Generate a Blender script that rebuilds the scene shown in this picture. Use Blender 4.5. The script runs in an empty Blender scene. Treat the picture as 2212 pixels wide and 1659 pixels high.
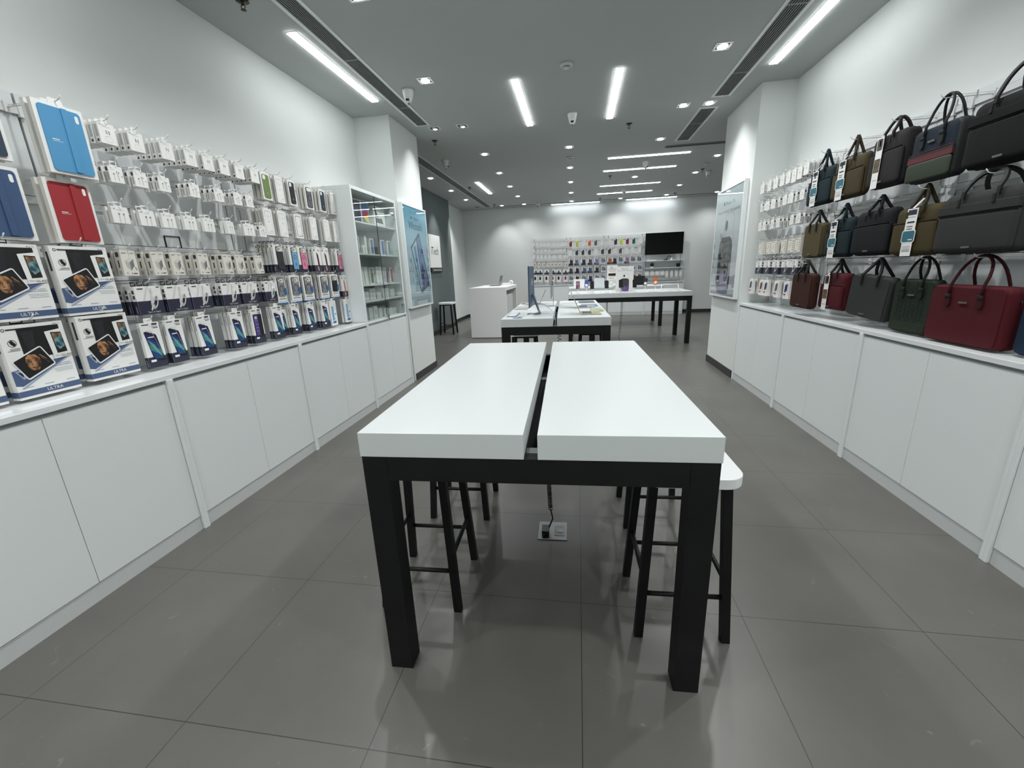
import bpy, bmesh, math, random
from mathutils import Matrix, Vector, Euler
random.seed(7)
PI = math.pi
S = bpy.context.scene
COL = S.collection
TH = 0.029            # the shop's walls stand 1.7 degrees off the tables' axis; everything is built in the shop's frame

# ------------------------------------------------------------------ camera
F_PX = 897.8
R = ((0.99174182, 0.12248279, -0.0380281), (-0.00410242, -0.26606596, -0.9639461), (-0.12818479, 0.95614166, -0.26336626))
Rw = Matrix(R)                                   # world -> camera (x right, y down, z forward)
M = Rw @ Matrix.Rotation(-TH, 3, 'Z')            # shop frame -> camera
cam_d = bpy.data.cameras.new('camera'); cam = bpy.data.objects.new('camera', cam_d); COL.objects.link(cam)
cam_d.sensor_width = 36; cam_d.lens = F_PX / 2212 * 36; cam_d.clip_start = 0.05
cm = Matrix((M[0], -M[1], -M[2])).transposed().to_4x4()
cm.translation = Vector((0, 0, 1.5))
cam.matrix_world = cm
S.camera = cam
# ------------------------------------------------------------------ world and exposure
w = bpy.data.worlds.new('world'); S.world = w; w.use_nodes = True
w.node_tree.nodes['Background'].inputs[0].default_value = (0.75, 0.8, 0.82, 1)
w.node_tree.nodes['Background'].inputs[1].default_value = 0.03
S.view_settings.view_transform = 'Standard'; S.view_settings.look = 'None'
S.view_settings.gamma = 1; S.view_settings.use_curve_mapping = False
S.view_settings.exposure = 0.45
STRIP = 17.0          # luminance of the linear ceiling lights
SPOT = 61.0           # watts of each downlight
DISC = 14.0

# ------------------------------------------------------------------ materials
def lin(c):
    c = c / 255
    return c / 12.92 if c <= 0.04045 else ((c + 0.055) / 1.055) ** 2.4
MAT = {}
def mat(name, rgb, rough=0.5, metal=0.0, spec=0.5, emit=0.0, alpha=None, trans=0.0, noise=None, bump=0.0, bscale=200):
    if name in MAT: return MAT[name]
    m = bpy.data.materials.new(name); m.use_nodes = True
    nt = m.node_tree; b = nt.nodes['Principled BSDF']
    c = (lin(rgb[0]), lin(rgb[1]), lin(rgb[2]), 1)
    b.inputs['Base Color'].default_value = c
    b.inputs['Roughness'].default_value = rough; b.inputs['Metallic'].default_value = metal
    b.inputs['Specular IOR Level'].default_value = spec
    if emit:
        b.inputs['Emission Color'].default_value = c; b.inputs['Emission Strength'].default_value = emit
    if trans: b.inputs['Transmission Weight'].default_value = trans
    if noise:
        rgb2, sc = noise
        tc = nt.nodes.new('ShaderNodeTexCoord'); n = nt.nodes.new('ShaderNodeTexNoise'); mx = nt.nodes.new('ShaderNodeMix')
        mx.data_type = 'RGBA'; n.inputs['Scale'].default_value = sc; n.inputs['Detail'].default_value = 6
        rp = nt.nodes.new('ShaderNodeValToRGB'); rp.color_ramp.elements[0].position = 0.38; rp.color_ramp.elements[1].position = 0.62
        nt.links.new(tc.outputs['Object'], n.inputs['Vector']); nt.links.new(n.outputs['Fac'], rp.inputs['Fac'])
        nt.links.new(rp.outputs['Color'], mx.inputs['Factor'])
        mx.inputs[6].default_value = c; mx.inputs[7].default_value = (lin(rgb2[0]), lin(rgb2[1]), lin(rgb2[2]), 1)
        nt.links.new(mx.outputs[2], b.inputs['Base Color'])
    if bump:
        tc = nt.nodes.new('ShaderNodeTexCoord'); n = nt.nodes.new('ShaderNodeTexNoise'); bp = nt.nodes.new('ShaderNodeBump')
        n.inputs['Scale'].default_value = bscale; bp.inputs['Strength'].default_value = bump; bp.inputs['Distance'].default_value = 0.002
        nt.links.new(tc.outputs['Object'], n.inputs['Vector']); nt.links.new(n.outputs['Fac'], bp.inputs['Height']); nt.links.new(bp.outputs['Normal'], b.inputs['Normal'])
    MAT[name] = m; return m
wallm = mat('wall_paint', (214, 218, 216), 0.85, spec=0.2, bump=0.15, bscale=350)
ceilm = mat('ceiling_paint', (176, 180, 178), 0.9, spec=0.15)
greym = mat('dark_grey_wall_paint', (94, 102, 102), 0.8, spec=0.2)
lam = mat('white_laminate', (222, 227, 227), 0.35)
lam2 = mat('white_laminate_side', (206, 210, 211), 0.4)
topm = mat('white_solid_surface', (192, 197, 197), 0.32, bump=0.05, bscale=20)
glossm = mat('white_glossy_top', (222, 225, 226), 0.12)
blackm = mat('black_powder_coat', (8, 9, 10), 0.5, spec=0.3, noise=((14, 15, 16), 6))
black2 = mat('black_plastic', (10, 11, 12), 0.35)
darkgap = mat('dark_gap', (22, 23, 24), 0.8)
skirtm = mat('dark_skirting', (44, 45, 45), 0.4)
steel = mat('brushed_steel', (112, 114, 115), 0.35, metal=1)
chrome = mat('chrome', (200, 202, 204), 0.15, metal=1)
wire = mat('white_wire', (205, 207, 207), 0.35)
whitep = mat('white_card', (226, 226, 223), 0.55)
cardside = mat('white_card_cream', (214, 211, 203), 0.6)
inkl = mat('light_grey_print', (166, 168, 168), 0.6)
ink = mat('dark_print', (52, 54, 58), 0.6)
inkb = mat('black_print', (16, 16, 18), 0.45)
navy = mat('navy_print', (34, 38, 58), 0.5)
slate = mat('slate_blue_print', (70, 88, 122), 0.5)
slate2 = mat('pale_slate_print', (150, 160, 180), 0.5)
bluep = mat('bright_blue_print', (36, 98, 160), 0.5)
lamp = mat('lamp_diffuser', (250, 252, 252), 0.5, emit=STRIP)
lamp_rear = mat('rear_lamp_diffuser', (246, 250, 255), 0.5, emit=13.0)
lamp_back = mat('back_lamp_diffuser', (246, 250, 255), 0.5, emit=8.0)
lampd = mat('lamp_disc', (255, 255, 255), 0.5, emit=DISC)
glass = None
def glass_mat():
    m = bpy.data.materials.new('clear_glass'); m.use_nodes = True; nt = m.node_tree
    for n in list(nt.nodes): nt.nodes.remove(n)
    o = nt.nodes.new('ShaderNodeOutputMaterial'); t = nt.nodes.new('ShaderNodeBsdfTransparent'); g = nt.nodes.new('ShaderNodeBsdfGlossy')
    t.inputs[0].default_value = (0.93, 0.96, 0.95, 1); g.inputs['Roughness'].default_value = 0.01
    lw = nt.nodes.new('ShaderNodeLayerWeight'); lw.inputs[0].default_value = 0.5; pw = nt.nodes.new('ShaderNodeMath'); pw.operation = 'POWER'; pw.inputs[1].default_value = 4.5
    fr = nt.nodes.new('ShaderNodeMath'); fr.operation = 'MULTIPLY_ADD'; fr.inputs[1].default_value = 0.85; fr.inputs[2].default_value = 0.035
    nt.links.new(lw.outputs['Facing'], pw.inputs[0]); nt.links.new(pw.outputs[0], fr.inputs[0]); mx = nt.nodes.new('ShaderNodeMixShader')
    nt.links.new(fr.outputs[0], mx.inputs[0]); nt.links.new(t.outputs[0], mx.inputs[1]); nt.links.new(g.outputs[0], mx.inputs[2]); nt.links.new(mx.outputs[0], o.inputs[0])
    return m
glass = glass_mat()
def floor_mat():
    m = bpy.data.materials.new('grey_floor_tiles'); m.use_nodes = True; nt = m.node_tree; b = nt.nodes['Principled BSDF']
    tc = nt.nodes.new('ShaderNodeTexCoord'); sx = nt.nodes.new('ShaderNodeSeparateXYZ'); nt.links.new(tc.outputs['Object'], sx.inputs[0])
    masks = []
    for ax, off, per in ((0, 0.02, 0.695), (1, 0.91, 0.705)):
        a = nt.nodes.new('ShaderNodeMath'); a.operation = 'ADD'; a.inputs[1].default_value = -off + 200 * per + per / 2; nt.links.new(sx.outputs[ax], a.inputs[0])
        q = nt.nodes.new('ShaderNodeMath'); q.operation = 'MODULO'; q.inputs[1].default_value = per; nt.links.new(a.outputs[0], q.inputs[0])
        d = nt.nodes.new('ShaderNodeMath'); d.operation = 'SUBTRACT'; d.inputs[1].default_value = per / 2; nt.links.new(q.outputs[0], d.inputs[0])
        e = nt.nodes.new('ShaderNodeMath'); e.operation = 'ABSOLUTE'; nt.links.new(d.outputs[0], e.inputs[0])
        l = nt.nodes.new('ShaderNodeMath'); l.operation = 'LESS_THAN'; l.inputs[1].default_value = 0.0016; nt.links.new(e.outputs[0], l.inputs[0])
        masks.append(l)
    mx = nt.nodes.new('ShaderNodeMath'); mx.operation = 'MAXIMUM'; nt.links.new(masks[0].outputs[0], mx.inputs[0]); nt.links.new(masks[1].outputs[0], mx.inputs[1])
    n = nt.nodes.new('ShaderNodeTexNoise'); n.inputs['Scale'].default_value = 2.5; n.inputs['Detail'].default_value = 8; nt.links.new(tc.outputs['Object'], n.inputs['Vector'])
    rp = nt.nodes.new('ShaderNodeValToRGB'); nt.links.new(n.outputs['Fac'], rp.inputs['Fac'])
    rp.color_ramp.elements[0].position = 0.3; rp.color_ramp.elements[1].position = 0.75
    rp.color_ramp.elements[0].color = (lin(84), lin(83), lin(79), 1); rp.color_ramp.elements[1].color = (lin(94), lin(93), lin(88), 1)
    # pale scuffs
    s = nt.nodes.new('ShaderNodeTexNoise'); s.inputs['Scale'].default_value = 9; s.inputs['Detail'].default_value = 12; s.inputs['Distortion'].default_value = 2.0; nt.links.new(tc.outputs['Object'], s.inputs['Vector'])
    sr = nt.nodes.new('ShaderNodeValToRGB'); sr.color_ramp.elements[0].position = 0.68; sr.color_ramp.elements[1].position = 0.82; nt.links.new(s.outputs['Fac'], sr.inputs['Fac'])
    ms = nt.nodes.new('ShaderNodeMix'); ms.data_type = 'RGBA'; ms.inputs[7].default_value = (lin(120), lin(120), lin(116), 1)
    nt.links.new(sr.outputs['Color'], ms.inputs['Factor']); nt.links.new(rp.outputs['Color'], ms.inputs[6])
    mc = nt.nodes.new('ShaderNodeMix'); mc.data_type = 'RGBA'; mc.inputs[7].default_value = (lin(50), lin(50), lin(48), 1)
    nt.links.new(mx.outputs[0], mc.inputs['Factor']); nt.links.new(ms.outputs[2], mc.inputs[6]); nt.links.new(mc.outputs[2], b.inputs['Base Color'])
    b.inputs['Roughness'].default_value = 0.34; b.inputs['Specular IOR Level'].default_value = 0.45
    return m

# ------------------------------------------------------------------ mesh builder
TXT = {}
def text_shape(body):
    if body in TXT: return TXT[body]
    cu = bpy.data.curves.new('t', 'FONT'); cu.body = body; cu.size = 1; cu.align_x = 'CENTER'; cu.align_y = 'CENTER'; cu.resolution_u = 3
    o = bpy.data.objects.new('t', cu); COL.objects.link(o)
    me = bpy.data.meshes.new_from_object(o.evaluated_get(bpy.context.evaluated_depsgraph_get()))
    vs = [tuple(v.co[:2]) for v in me.vertices]; fs = [tuple(p.vertices) for p in me.polygons]
    wd = (max(v[0] for v in vs) - min(v[0] for v in vs)) if vs else 1
    bpy.data.objects.remove(o); bpy.data.curves.remove(cu); bpy.data.meshes.remove(me)
    TXT[body] = (vs, fs, wd); return TXT[body]
def rr(x0, x1, z0, z1, r, n=5):
    """outline of a rounded rectangle, counter-clockwise"""
    out = []
    for cx, cz, a0 in ((x1 - r, z1 - r, 0), (x0 + r, z1 - r, 90), (x0 + r, z0 + r, 180), (x1 - r, z0 + r, 270)):
        for i in range(n + 1):
            a = math.radians(a0 + 90 * i / n); out.append((cx + r * math.cos(a), cz + r * math.sin(a)))
    return out
class B:
    def __init__(s): s.v = []; s.f = []; s.m = []; s.sm = []; s.mats = []
    def mi(s, m):
        if m not in s.mats: s.mats.append(m)
        return s.mats.index(m)
    def add(s, vs, fs, m, smooth=False):
        o = len(s.v); s.v += [tuple(v) for v in vs]; k = s.mi(m)
        for f in fs: s.f.append(tuple(i + o for i in f)); s.m.append(k); s.sm.append(smooth)
        return s
    def box(s, x0, x1, y0, y1, z0, z1, m, mx=None):
        vs = [(x, y, z) for x in (x0, x1) for y in (y0, y1) for z in (z0, z1)]
        if mx: vs = [tuple(mx @ Vector(v)) for v in vs]
        return s.add(vs, [(0, 1, 3, 2), (4, 6, 7, 5), (0, 4, 5, 1), (2, 3, 7, 6), (0, 2, 6, 4), (1, 5, 7, 3)], m)
    def face(s, pts, m): return s.add(pts, [tuple(range(len(pts)))], m)
    def fr(s, x0, x1, z0, z1, m, y=-0.0006): return s.face([(x0, y, z0), (x1, y, z0), (x1, y, z1), (x0, y, z1)], m)   # print on the front
    def fp(s, pts, m, y=-0.0006): return s.face([(a, y, b) for a, b in pts], m)
    def ring(s, a, b, m, y=-0.0007):
        n = len(a); return s.add([(p[0], y, p[1]) for p in a] + [(p[0], y, p[1]) for p in b], [(i, (i + 1) % n, n + (i + 1) % n, n + i) for i in range(n)], m)
    def disc(s, x, z, r, m, y=-0.0008, n=16, rz=None):
        rz = rz or r; return s.fp([(x + r * math.cos(2 * PI * i / n), z + rz * math.sin(2 * PI * i / n)) for i in range(n)], m, y)
    def annulus(s, x, z, r, t, m, y=-0.0009, n=20, a0=0, a1=360):
        vs = []; fs = []
        for i in range(n + 1):
            a = math.radians(a0 + (a1 - a0) * i / n); vs += [(x + r * math.cos(a), y, z + r * math.sin(a)), (x + (r - t) * math.cos(a), y, z + (r - t) * math.sin(a))]
        for i in range(n): fs.append((2 * i, 2 * i + 1, 2 * i + 3, 2 * i + 2))
        return s.add(vs, fs, m)
    def slab(s, out, y0, y1, m, mside=None):
        """outline in x,z pulled from y0 to y1"""
        n = len(out); vs = [(a, y0, b) for a, b in out] + [(a, y1, b) for a, b in out]
        s.add(vs, [tuple(range(n)), tuple(range(2 * n - 1, n - 1, -1))], m)
        return s.add(vs, [(i, n + i, n + (i + 1) % n, (i + 1) % n) for i in range(n)], mside or m)
    def hslab(s, out, z0, z1, m):
        n = len(out); vs = [(a, b, z0) for a, b in out] + [(a, b, z1) for a, b in out]
        return s.add(vs, [tuple(range(n - 1, -1, -1)), tuple(range(n, 2 * n))] + [(i, (i + 1) % n, n + (i + 1) % n, n + i) for i in range(n)], m)
    def side(s, x, y0, y1, z0, z1, m): return s.face([(x, y0, z0), (x, y1, z0), (x, y1, z1), (x, y0, z1)], m)
    def text(s, body, x, z, size, m, y=-0.001, width=None, mx=None):
        vs, fs, wd = text_shape(body)
        sx = size if width is None else width / wd
        p = [(x + a * sx, y, z + b * size) for a, b in vs]
        if mx: p = [tuple(mx @ Vector(q)) for q in p]
        return s.add(p, fs, m)
    def tube(s, pts, r, m, n=8, cap=True, flat=None):
        pts = [Vector(p) for p in pts]; vs = []; fs = []; up = None
        for i, p in enumerate(pts):
            t = (pts[min(i + 1, len(pts) - 1)] - pts[max(i - 1, 0)]).normalized()
            if up is None: up = Vector((0, 0, 1)) if abs(t.z) < 0.9 else Vector((0, 1, 0))
            a = t.cross(up).normalized(); bb = a.cross(t).normalized(); up = bb
            ri = r[i] if isinstance(r, (list, tuple)) else r
            for k in range(n):
                q = 2 * PI * k / n + PI / n
                vs.append(p + a * ri * math.cos(q) * (flat or 1) + bb * ri * math.sin(q))
        for i in range(len(pts) - 1):
            for k in range(n): fs.append((i * n + k, i * n + (k + 1) % n, (i + 1) * n + (k + 1) % n, (i + 1) * n + k))
        s.add(vs, fs, m, n > 5)
        if cap: s.add(vs[:n], [tuple(range(n - 1, -1, -1))], m); s.add(vs[-n:], [tuple(range(n))], m)
        return s
    def lathe(s, prof, cx, cy, m, n=24):
        vs = []; fs = []
        for r, z in prof:
            for k in range(n): vs.append((cx + r * math.cos(2 * PI * k / n), cy + r * math.sin(2 * PI * k / n), z))
        for i in range(len(prof) - 1):
            for k in range(n): fs.append((i * n + k, i * n + (k + 1) % n, (i + 1) * n + (k + 1) % n, (i + 1) * n + k))
        return s.add(vs, fs, m, True)
    def pillow(s, x0, x1, z0, z1, y0, y1, r, m, puff=0.012, mside=None):
        """soft padded slab: rounded outline with rolled edges front and back"""
        w, h = x1 - x0, z1 - z0; e = min(0.014, (y1 - y0) * 0.35); rings = []
        for ins, y in ((0.35, y0 - puff), (0.12, y0 - puff * 0.6), (0.03, y0), (0.0, y0 + e), (0.0, y1 - e), (0.03, y1), (0.2, y1 + puff * 0.3)):
            d = ins * min(w, h); rings.append([(a, y, b) for a, b in rr(x0 + d, x1 - d, z0 + d, z1 - d, max(0.006, r - d * 0.3), 6)])
        n = len(rings[0]); vs = [p for q in rings for p in q]
        for i in range(len(rings) - 1):
            mm = mside if (mside and 2 <= i <= 4) else m
            s.add(rings[i] + rings[i + 1], [(k, n + k, n + (k + 1) % n, (k + 1) % n) for k in range(n)], mm, True)
        s.add(rings[0], [tuple(range(n))], m, True); s.add(rings[-1], [tuple(range(n - 1, -1, -1))], m, True)
        return s
    def mesh(s, name):
        me = bpy.data.meshes.new(name); me.from_pydata(s.v, [], s.f)
        for m in s.mats: me.materials.append(m)
        me.polygons.foreach_set('material_index', s.m); me.polygons.foreach_set('use_smooth', s.sm); me.update()
        bm = bmesh.new(); bm.from_mesh(me); bmesh.ops.remove_doubles(bm, verts=bm.verts, dist=1e-6); bmesh.ops.recalc_face_normals(bm, faces=bm.faces); bm.to_mesh(me); bm.free()
        return me
    def obj(s, name, parent=None, bevel=0):
        return link(name, s.mesh(name), parent, bevel)
def link(name, me, parent=None, bevel=0):
    o = bpy.data.objects.new(name, me); COL.objects.link(o)
    if parent: o.parent = parent
    if bevel:
        md = o.modifiers.new('bevel', 'BEVEL'); md.width = bevel; md.segments = 2; md.limit_method = 'ANGLE'; md.harden_normals = False
    return o
def tag(o, label, cat, group=None):
    if len(label.split()) > 16: print('LONG', len(label.split()), label)
    o['label'] = label; o['category'] = cat
    if group: o['group'] = group
    return o
def struct(o): o['kind'] = 'structure'; return o
def empty(name, loc=(0, 0, 0), rz=0):
    o = bpy.data.objects.new(name, None); COL.objects.link(o); o.location = loc; o.rotation_euler = (0, 0, rz); o.empty_display_size = 0.1; return o
NTH = ['first', 'second', 'third', 'fourth', 'fifth', 'sixth', 'seventh', 'eighth', 'ninth', 'tenth', 'eleventh', 'twelfth', 'thirteenth', 'fourteenth']

# ------------------------------------------------------------------ the shop's shell
CE = 3.42
def slabobj(name, x0, x1, y0, y1, z0, z1, m, bevel=0): return B().box(x0, x1, y0, y1, z0, z1, m).obj(name, None, bevel)
struct(slabobj('floor', -3.95, 5.3, -1.6, 14.3, -0.1, 0, floor_mat()))
struct(slabobj('ceiling', -3.95, 5.3, -1.6, 14.3, CE, CE + 0.1, ceilm))
struct(slabobj('wall_left', -2.95, -2.80, -1.6, 6.5, 0, CE, wallm))
struct(slabobj('wall_right', 2.40, 2.55, -1.6, 6.88, 0, CE, wallm))
struct(slabobj('wall_front_added', -2.95, 2.55, -1.75, -1.6, 0, CE, wallm))  # unseen wall added across the open shopfront to keep the light in
struct(slabobj('wall_back', -3.95, 5.3, 14.1, 14.3, 0, CE, wallm))
struct(slabobj('wall_left_pillar', -2.95, -2.33, 5.56, 6.5, 0, CE, wallm))
struct(slabobj('wall_right_pillar', 2.03, 2.55, 5.74, 6.88, 0, CE, wallm))
struct(slabobj('wall_left_return', -3.95, -2.95, 6.3, 6.5, 0, CE, wallm))
struct(slabobj('wall_left_grey', -3.95, -3.55, 6.5, 12.0, 0, CE, greym))
struct(slabobj('wall_left_rear', -3.95, -3.72, 12.0, 14.1, 0, CE, wallm))
struct(slabobj('wall_right_return', 2.55, 5.3, 6.7, 6.88, 0, CE, wallm))
struct(slabobj('wall_right_rear', 5.1, 5.3, 6.88, 14.1, 0, CE, wallm))
struct(slabobj('baseboard_left_pillar', -2.335, -2.318, 5.60, 6.512, 0, 0.1, skirtm))
struct(slabobj('baseboard_right_pillar', 2.018, 2.035, 5.765, 6.892, 0, 0.1, skirtm))
struct(slabobj('baseboard_left_grey', -3.55, -3.535, 6.5, 12.01, 0, 0.1, skirtm))
struct(slabobj('baseboard_left_rear', -3.72, -3.705, 12.01, 14.09, 0, 0.1, skirtm))
struct(slabobj('baseboard_back', -3.7, 5.09, 14.085, 14.1, 0, 0.1, skirtm))
struct(slabobj('trim_1', -2.64, 4.9, 13.62, 13.66, CE - 0.004, CE, darkgap))          # dark strip across the ceiling, painted as the shaded line of a step
b = B(); b.box(1.45, 2.6, 8.09, 8.20, CE - 0.012, CE - 0.001, mat('grey_slot', (120, 122, 122), 0.7)); b.box(1.47, 2.6, 8.12, 8.17, CE - 0.014, CE - 0.012, darkgap)
struct(b.obj('trim_2'))

# ------------------------------------------------------------------ ceiling fittings
def grille(x0, x1, y0, y1, label, n=8, frame=0.03):
    t = empty('air_grille', ((x0 + x1) / 2, (y0 + y1) / 2, CE))
    w2, l2 = (x1 - x0) / 2, (y1 - y0) / 2
    f = B(); z0, z1 = -0.006, -0.0005
    f.box(-w2 - frame, -w2, -l2 - frame, l2 + frame, z0, z1, lam); f.box(w2, w2 + frame, -l2 - frame, l2 + frame, z0, z1, lam)
    f.box(-w2, w2, -l2 - frame, -l2, z0, z1, lam); f.box(-w2, w2, l2, l2 + frame, z0, z1, lam); f.obj('frame', t)
    B().box(-w2, w2, -l2, l2, -0.002, -0.0006, darkgap).obj('backing', t)
    s = B(); p = 2 * w2 / n
    for i in range(n):
        c = -w2 + p * (i + 0.5); s.box(c - p * 0.14, c + p * 0.14, -l2, l2, -0.006, -0.002, mat('grille_slat', (150, 153, 153), 0.5))
    k = -l2 + 0.6
    while k < l2 - 0.2: s.box(-w2, w2, k - 0.006, k + 0.006, -0.0065, -0.002, mat('grille_slat', (150, 153, 153), 0.5)); k += 1.2
    s.obj('slats', t)
    return tag(t, label, 'air vent')
grille(-2.13, -1.99, 1.2, 6.03, 'long slatted air grille in the ceiling beside the left linear light')
grille(1.60, 1.76, 1.2, 6.01, 'long slatted air grille in the ceiling beside the right linear light')
grille(1.56, 1.74, 6.42, 7.83, 'short slatted air grille in the ceiling beyond the right downlight pair')
grille(-2.83, -2.66, 6.6, 13.6, 'very long dark air grille in the rear ceiling before the grey wall', 8, 0.02)
t = tag(B().box(-3.13, -2.98, 13.36, 13.46, CE - 0.006, CE - 0.0005, mat('grille_slat', (150, 153, 153), 0.5)).box(-3.12, -2.99, 13.37, 13.45, CE - 0.007, CE - 0.006, darkgap).obj('small_vent'), 'tiny rectangular vent in the rear left ceiling corner', 'air vent')

def linear(cx, cy, L, along, label, w=0.075, m=None):
    t = empty('linear_light', (cx, cy, CE)); hx, hy = (w / 2, L / 2) if along == 'y' else (L / 2, w / 2)
    B().box(-hx - 0.006, hx + 0.006, -hy - 0.006, hy + 0.006, -0.004, -0.0005, lam).obj('housing', t)
    B().box(-hx, hx, -hy, hy, -0.012, -0.004, m or lamp).obj('diffuser', t)
    return tag(t, label, 'ceiling light', 'linear ceiling lights')
linear(-2.29, 4.40, 1.45, 'y', 'linear light above the left display wall')
linear(-2.29, 1.3, 1.45, 'y', 'linear light above the left wall, nearest the shop front')
linear(1.94, 4.53, 1.45, 'y', 'linear light above the right wall of bags')
linear(1.94, 1.4, 1.45, 'y', 'linear light above the right wall, nearest the shop front')
linear(-0.66, 5.70, 1.47, 'y', 'left one of the two linear lights over the aisle')
linear(0.41, 5.71, 1.47, 'y', 'right one of the two linear lights over the aisle')
linear(-2.22, 10.6, 1.5, 'y', 'short slanting linear light at the rear left of the ceiling')
for i, (x0, x1, y) in enumerate(((0.54, 1.97, 8.63), (0.52, 1.95, 9.69), (0.53, 1.95, 11.37), (0.51, 1.94, 12.49))):
    linear((x0 + x1) / 2, y, x1 - x0, 'x', 'crosswise linear light, %s from the front in the rear ceiling' % NTH[i], 0.05 if i == 2 else 0.075, lamp_back)
linear(-0.09, 13.93, 1.46, 'x', 'crosswise linear light along the back wall, left one', m=lamp_back)
linear(2.15, 13.89, 1.43, 'x', 'crosswise linear light along the back wall, right one', m=lamp_rear)

def downlight(x, y, label, on=True, tilt=(0, 0), watts=1.0, cone=140, power=None):
    t = empty('downlight', (x, y, CE)); f = B(); a, c = 0.075, 0.058
    f.box(-a, a, -a, -c, -0.005, -0.0005, lam); f.box(-a, a, c, a, -0.005, -0.0005, lam); f.box(-a, -c, -c, c, -0.005, -0.0005, lam); f.box(c, a, -c, c, -0.005, -0.0005, lam); f.obj('trim_ring', t)
    B().box(-c, c, -c, c, -0.002, -0.0006, darkgap).obj('recess', t)
    m = lampd if on else mat('unlit_lamp', (215, 215, 210), 0.3)
    l = B(); l.lathe([(0.046, -0.002), (0.046, -0.010), (0.040, -0.014), (0.001, -0.015)], 0, 0, chrome if not on else m, 20)
    if not on: l.lathe([(0.03, -0.0155), (0.001, -0.016)], 0.008, 0, mat('lamp_glow', (255, 255, 255), 0.5, emit=2.0), 16)
    l.obj('lamp', t)
    if y > 7: watts *= (0.95 if y < 13 else 0.5)
    sd = bpy.data.lights.new('downlight_beam', 'SPOT'); sd.energy = SPOT * watts; sd.spot_size = math.radians(cone); sd.spot_blend = 0.8; sd.shadow_soft_size = 0.035
    sd.color = (0.98, 0.993, 0.99)
    so = bpy.data.objects.new('downlight_beam', sd); COL.objects.link(so); so.parent = t; so.location = (0, 0, -0.03); so.rotation_euler = (tilt[0], tilt[1], 0)
    return tag(t, label, 'ceiling light', 'square recessed downlights')
gx = [(-1.56, 'left'), (1.31, 'right')]
for r, y in enumerate((-0.93, 0.50, 1.93, 3.36, 4.77)):
    for x, n in gx: downlight(x, y, 'square downlight, %s row beside the aisle, %s from the shop front' % (n, NTH[r]), watts=(1.6 if r == 0 else 1.0))
downlight(1.30, 6.23, 'square downlight, inner one of the pair by the right grille')
downlight(1.61, 6.23, 'square downlight, outer one of the pair, between the two right grilles', tilt=(0, -0.42), watts=0.19, cone=80)
downlight(-1.95, 6.20, 'dim square downlight nearest the left pillar', False, (0, 0.42), 0.19, 80)
downlight(-1.56, 6.21, 'dim square downlight, inner one of the left pair', False)
for r, y in enumerate((7.67, 9.13, 10.58, 12.0, 13.45)):
    downlight(-1.57 - 0.012 * r, y, 'square rear downlight, left row, %s from the front' % NTH[r], tilt=(0, 0))
    downlight(-0.15 - 0.012 * r, y, 'square rear downlight, middle row, %s from the front' % NTH[r])
for x, y, n in ((1.28, 7.65, 'alone right of the middle row, nearest'), (2.55, 9.06, 'right row, nearest the right pillar'), (1.25, 10.50, 'between two crosswise linear lights'), (2.53, 10.50, 'right row beside the sprinkler'), (2.52, 11.95, 'right row, third'), (2.49, 13.39, 'right row, nearest the television'), (1.22, 13.51, 'between the two linear lights of the back wall'), (3.86, 13.46, 'bright, in the far right corner')):
    downlight(x, y, 'square rear downlight, ' + n)
for r, y in enumerate((9.12, 10.60, 12.0)):
    downlight(-3.04, y, 'square downlight along the grey wall, %s from the front' % NTH[r], tilt=((0, 0.25) if r < 2 else (0.25, 0.42)), cone=70, watts=(1 if r < 2 else 1.6))
downlight(-2.3, 13.45, 'square downlight near the rear left corner over the reception desk', tilt=(0.38, 0), cone=75, watts=0.8)
for i, x in enumerate((0.2, 2.2)): pass

def sprinkler(x, y, label):
    t = empty('sprinkler', (x, y, CE)); br = mat('bronze', (58, 52, 44), 0.4, metal=0.8)
    B().lathe([(0.001, -0.001), (0.042, -0.001), (0.045, -0.006), (0.012, -0.010)], 0, 0, br).obj('rosette', t)
    h = B(); h.lathe([(0.010, -0.008), (0.010, -0.028), (0.005, -0.030)], 0, 0, br, 12)
    for s in (-1, 1): h.tube([(s * 0.008, 0, -0.025), (s * 0.016, 0, -0.04), (s * 0.004, 0, -0.058)], 0.003, br, 6)
    h.lathe([(0.001, -0.058), (0.018, -0.058), (0.018, -0.061), (0.001, -0.061)], 0, 0, br, 16); h.obj('head', t)
    return tag(t, label, 'sprinkler', 'bronze ceiling sprinklers')
for x, y, n in ((-2.36, 3.24, 'above the left display wall, nearest'), (-2.13, 6.73, 'beyond the left pair of dim downlights'), (0.70, 6.76, 'in the middle of the ceiling beyond the linear lights'), (-2.53, 10.39, 'beside the long rear grille'), (0.69, 10.23, 'between the crosswise linear lights'), (2.60, 10.21, 'near the right pillar'), (-2.48, 13.20, 'near the rear left corner'), (0.63, 13.31, 'above the back display wall'), (2.68, 13.22, 'above the television')):
    sprinkler(x, y, 'bronze fire sprinkler ' + n)
def smoke(x, y, label):
    t = empty('smoke_detector', (x, y, CE)); p = mat('ivory_plastic', (196, 197, 192), 0.5)
    B().lathe([(0.001, -0.001), (0.062, -0.001), (0.062, -0.018), (0.055, -0.024), (0.001, -0.024)], 0, 0, p).obj('base', t)
    B().lathe([(0.030, -0.024), (0.028, -0.042), (0.001, -0.046)], 0, 0, p).lathe([(0.033, -0.028), (0.033, -0.033)], 0, 0, darkgap).obj('sensor', t)
    return tag(t, label, 'smoke detector', 'round smoke detectors')
for x, y, n in ((-0.12, 4.76, 'between the aisle linear lights, nearest'), (-0.15, 8.33, 'between two middle row downlights'), (-0.19, 12.60, 'over the back display wall'), (2.54, 9.70, 'beside the right pillar')): smoke(x, y, 'white round smoke detector ' + n)
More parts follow.
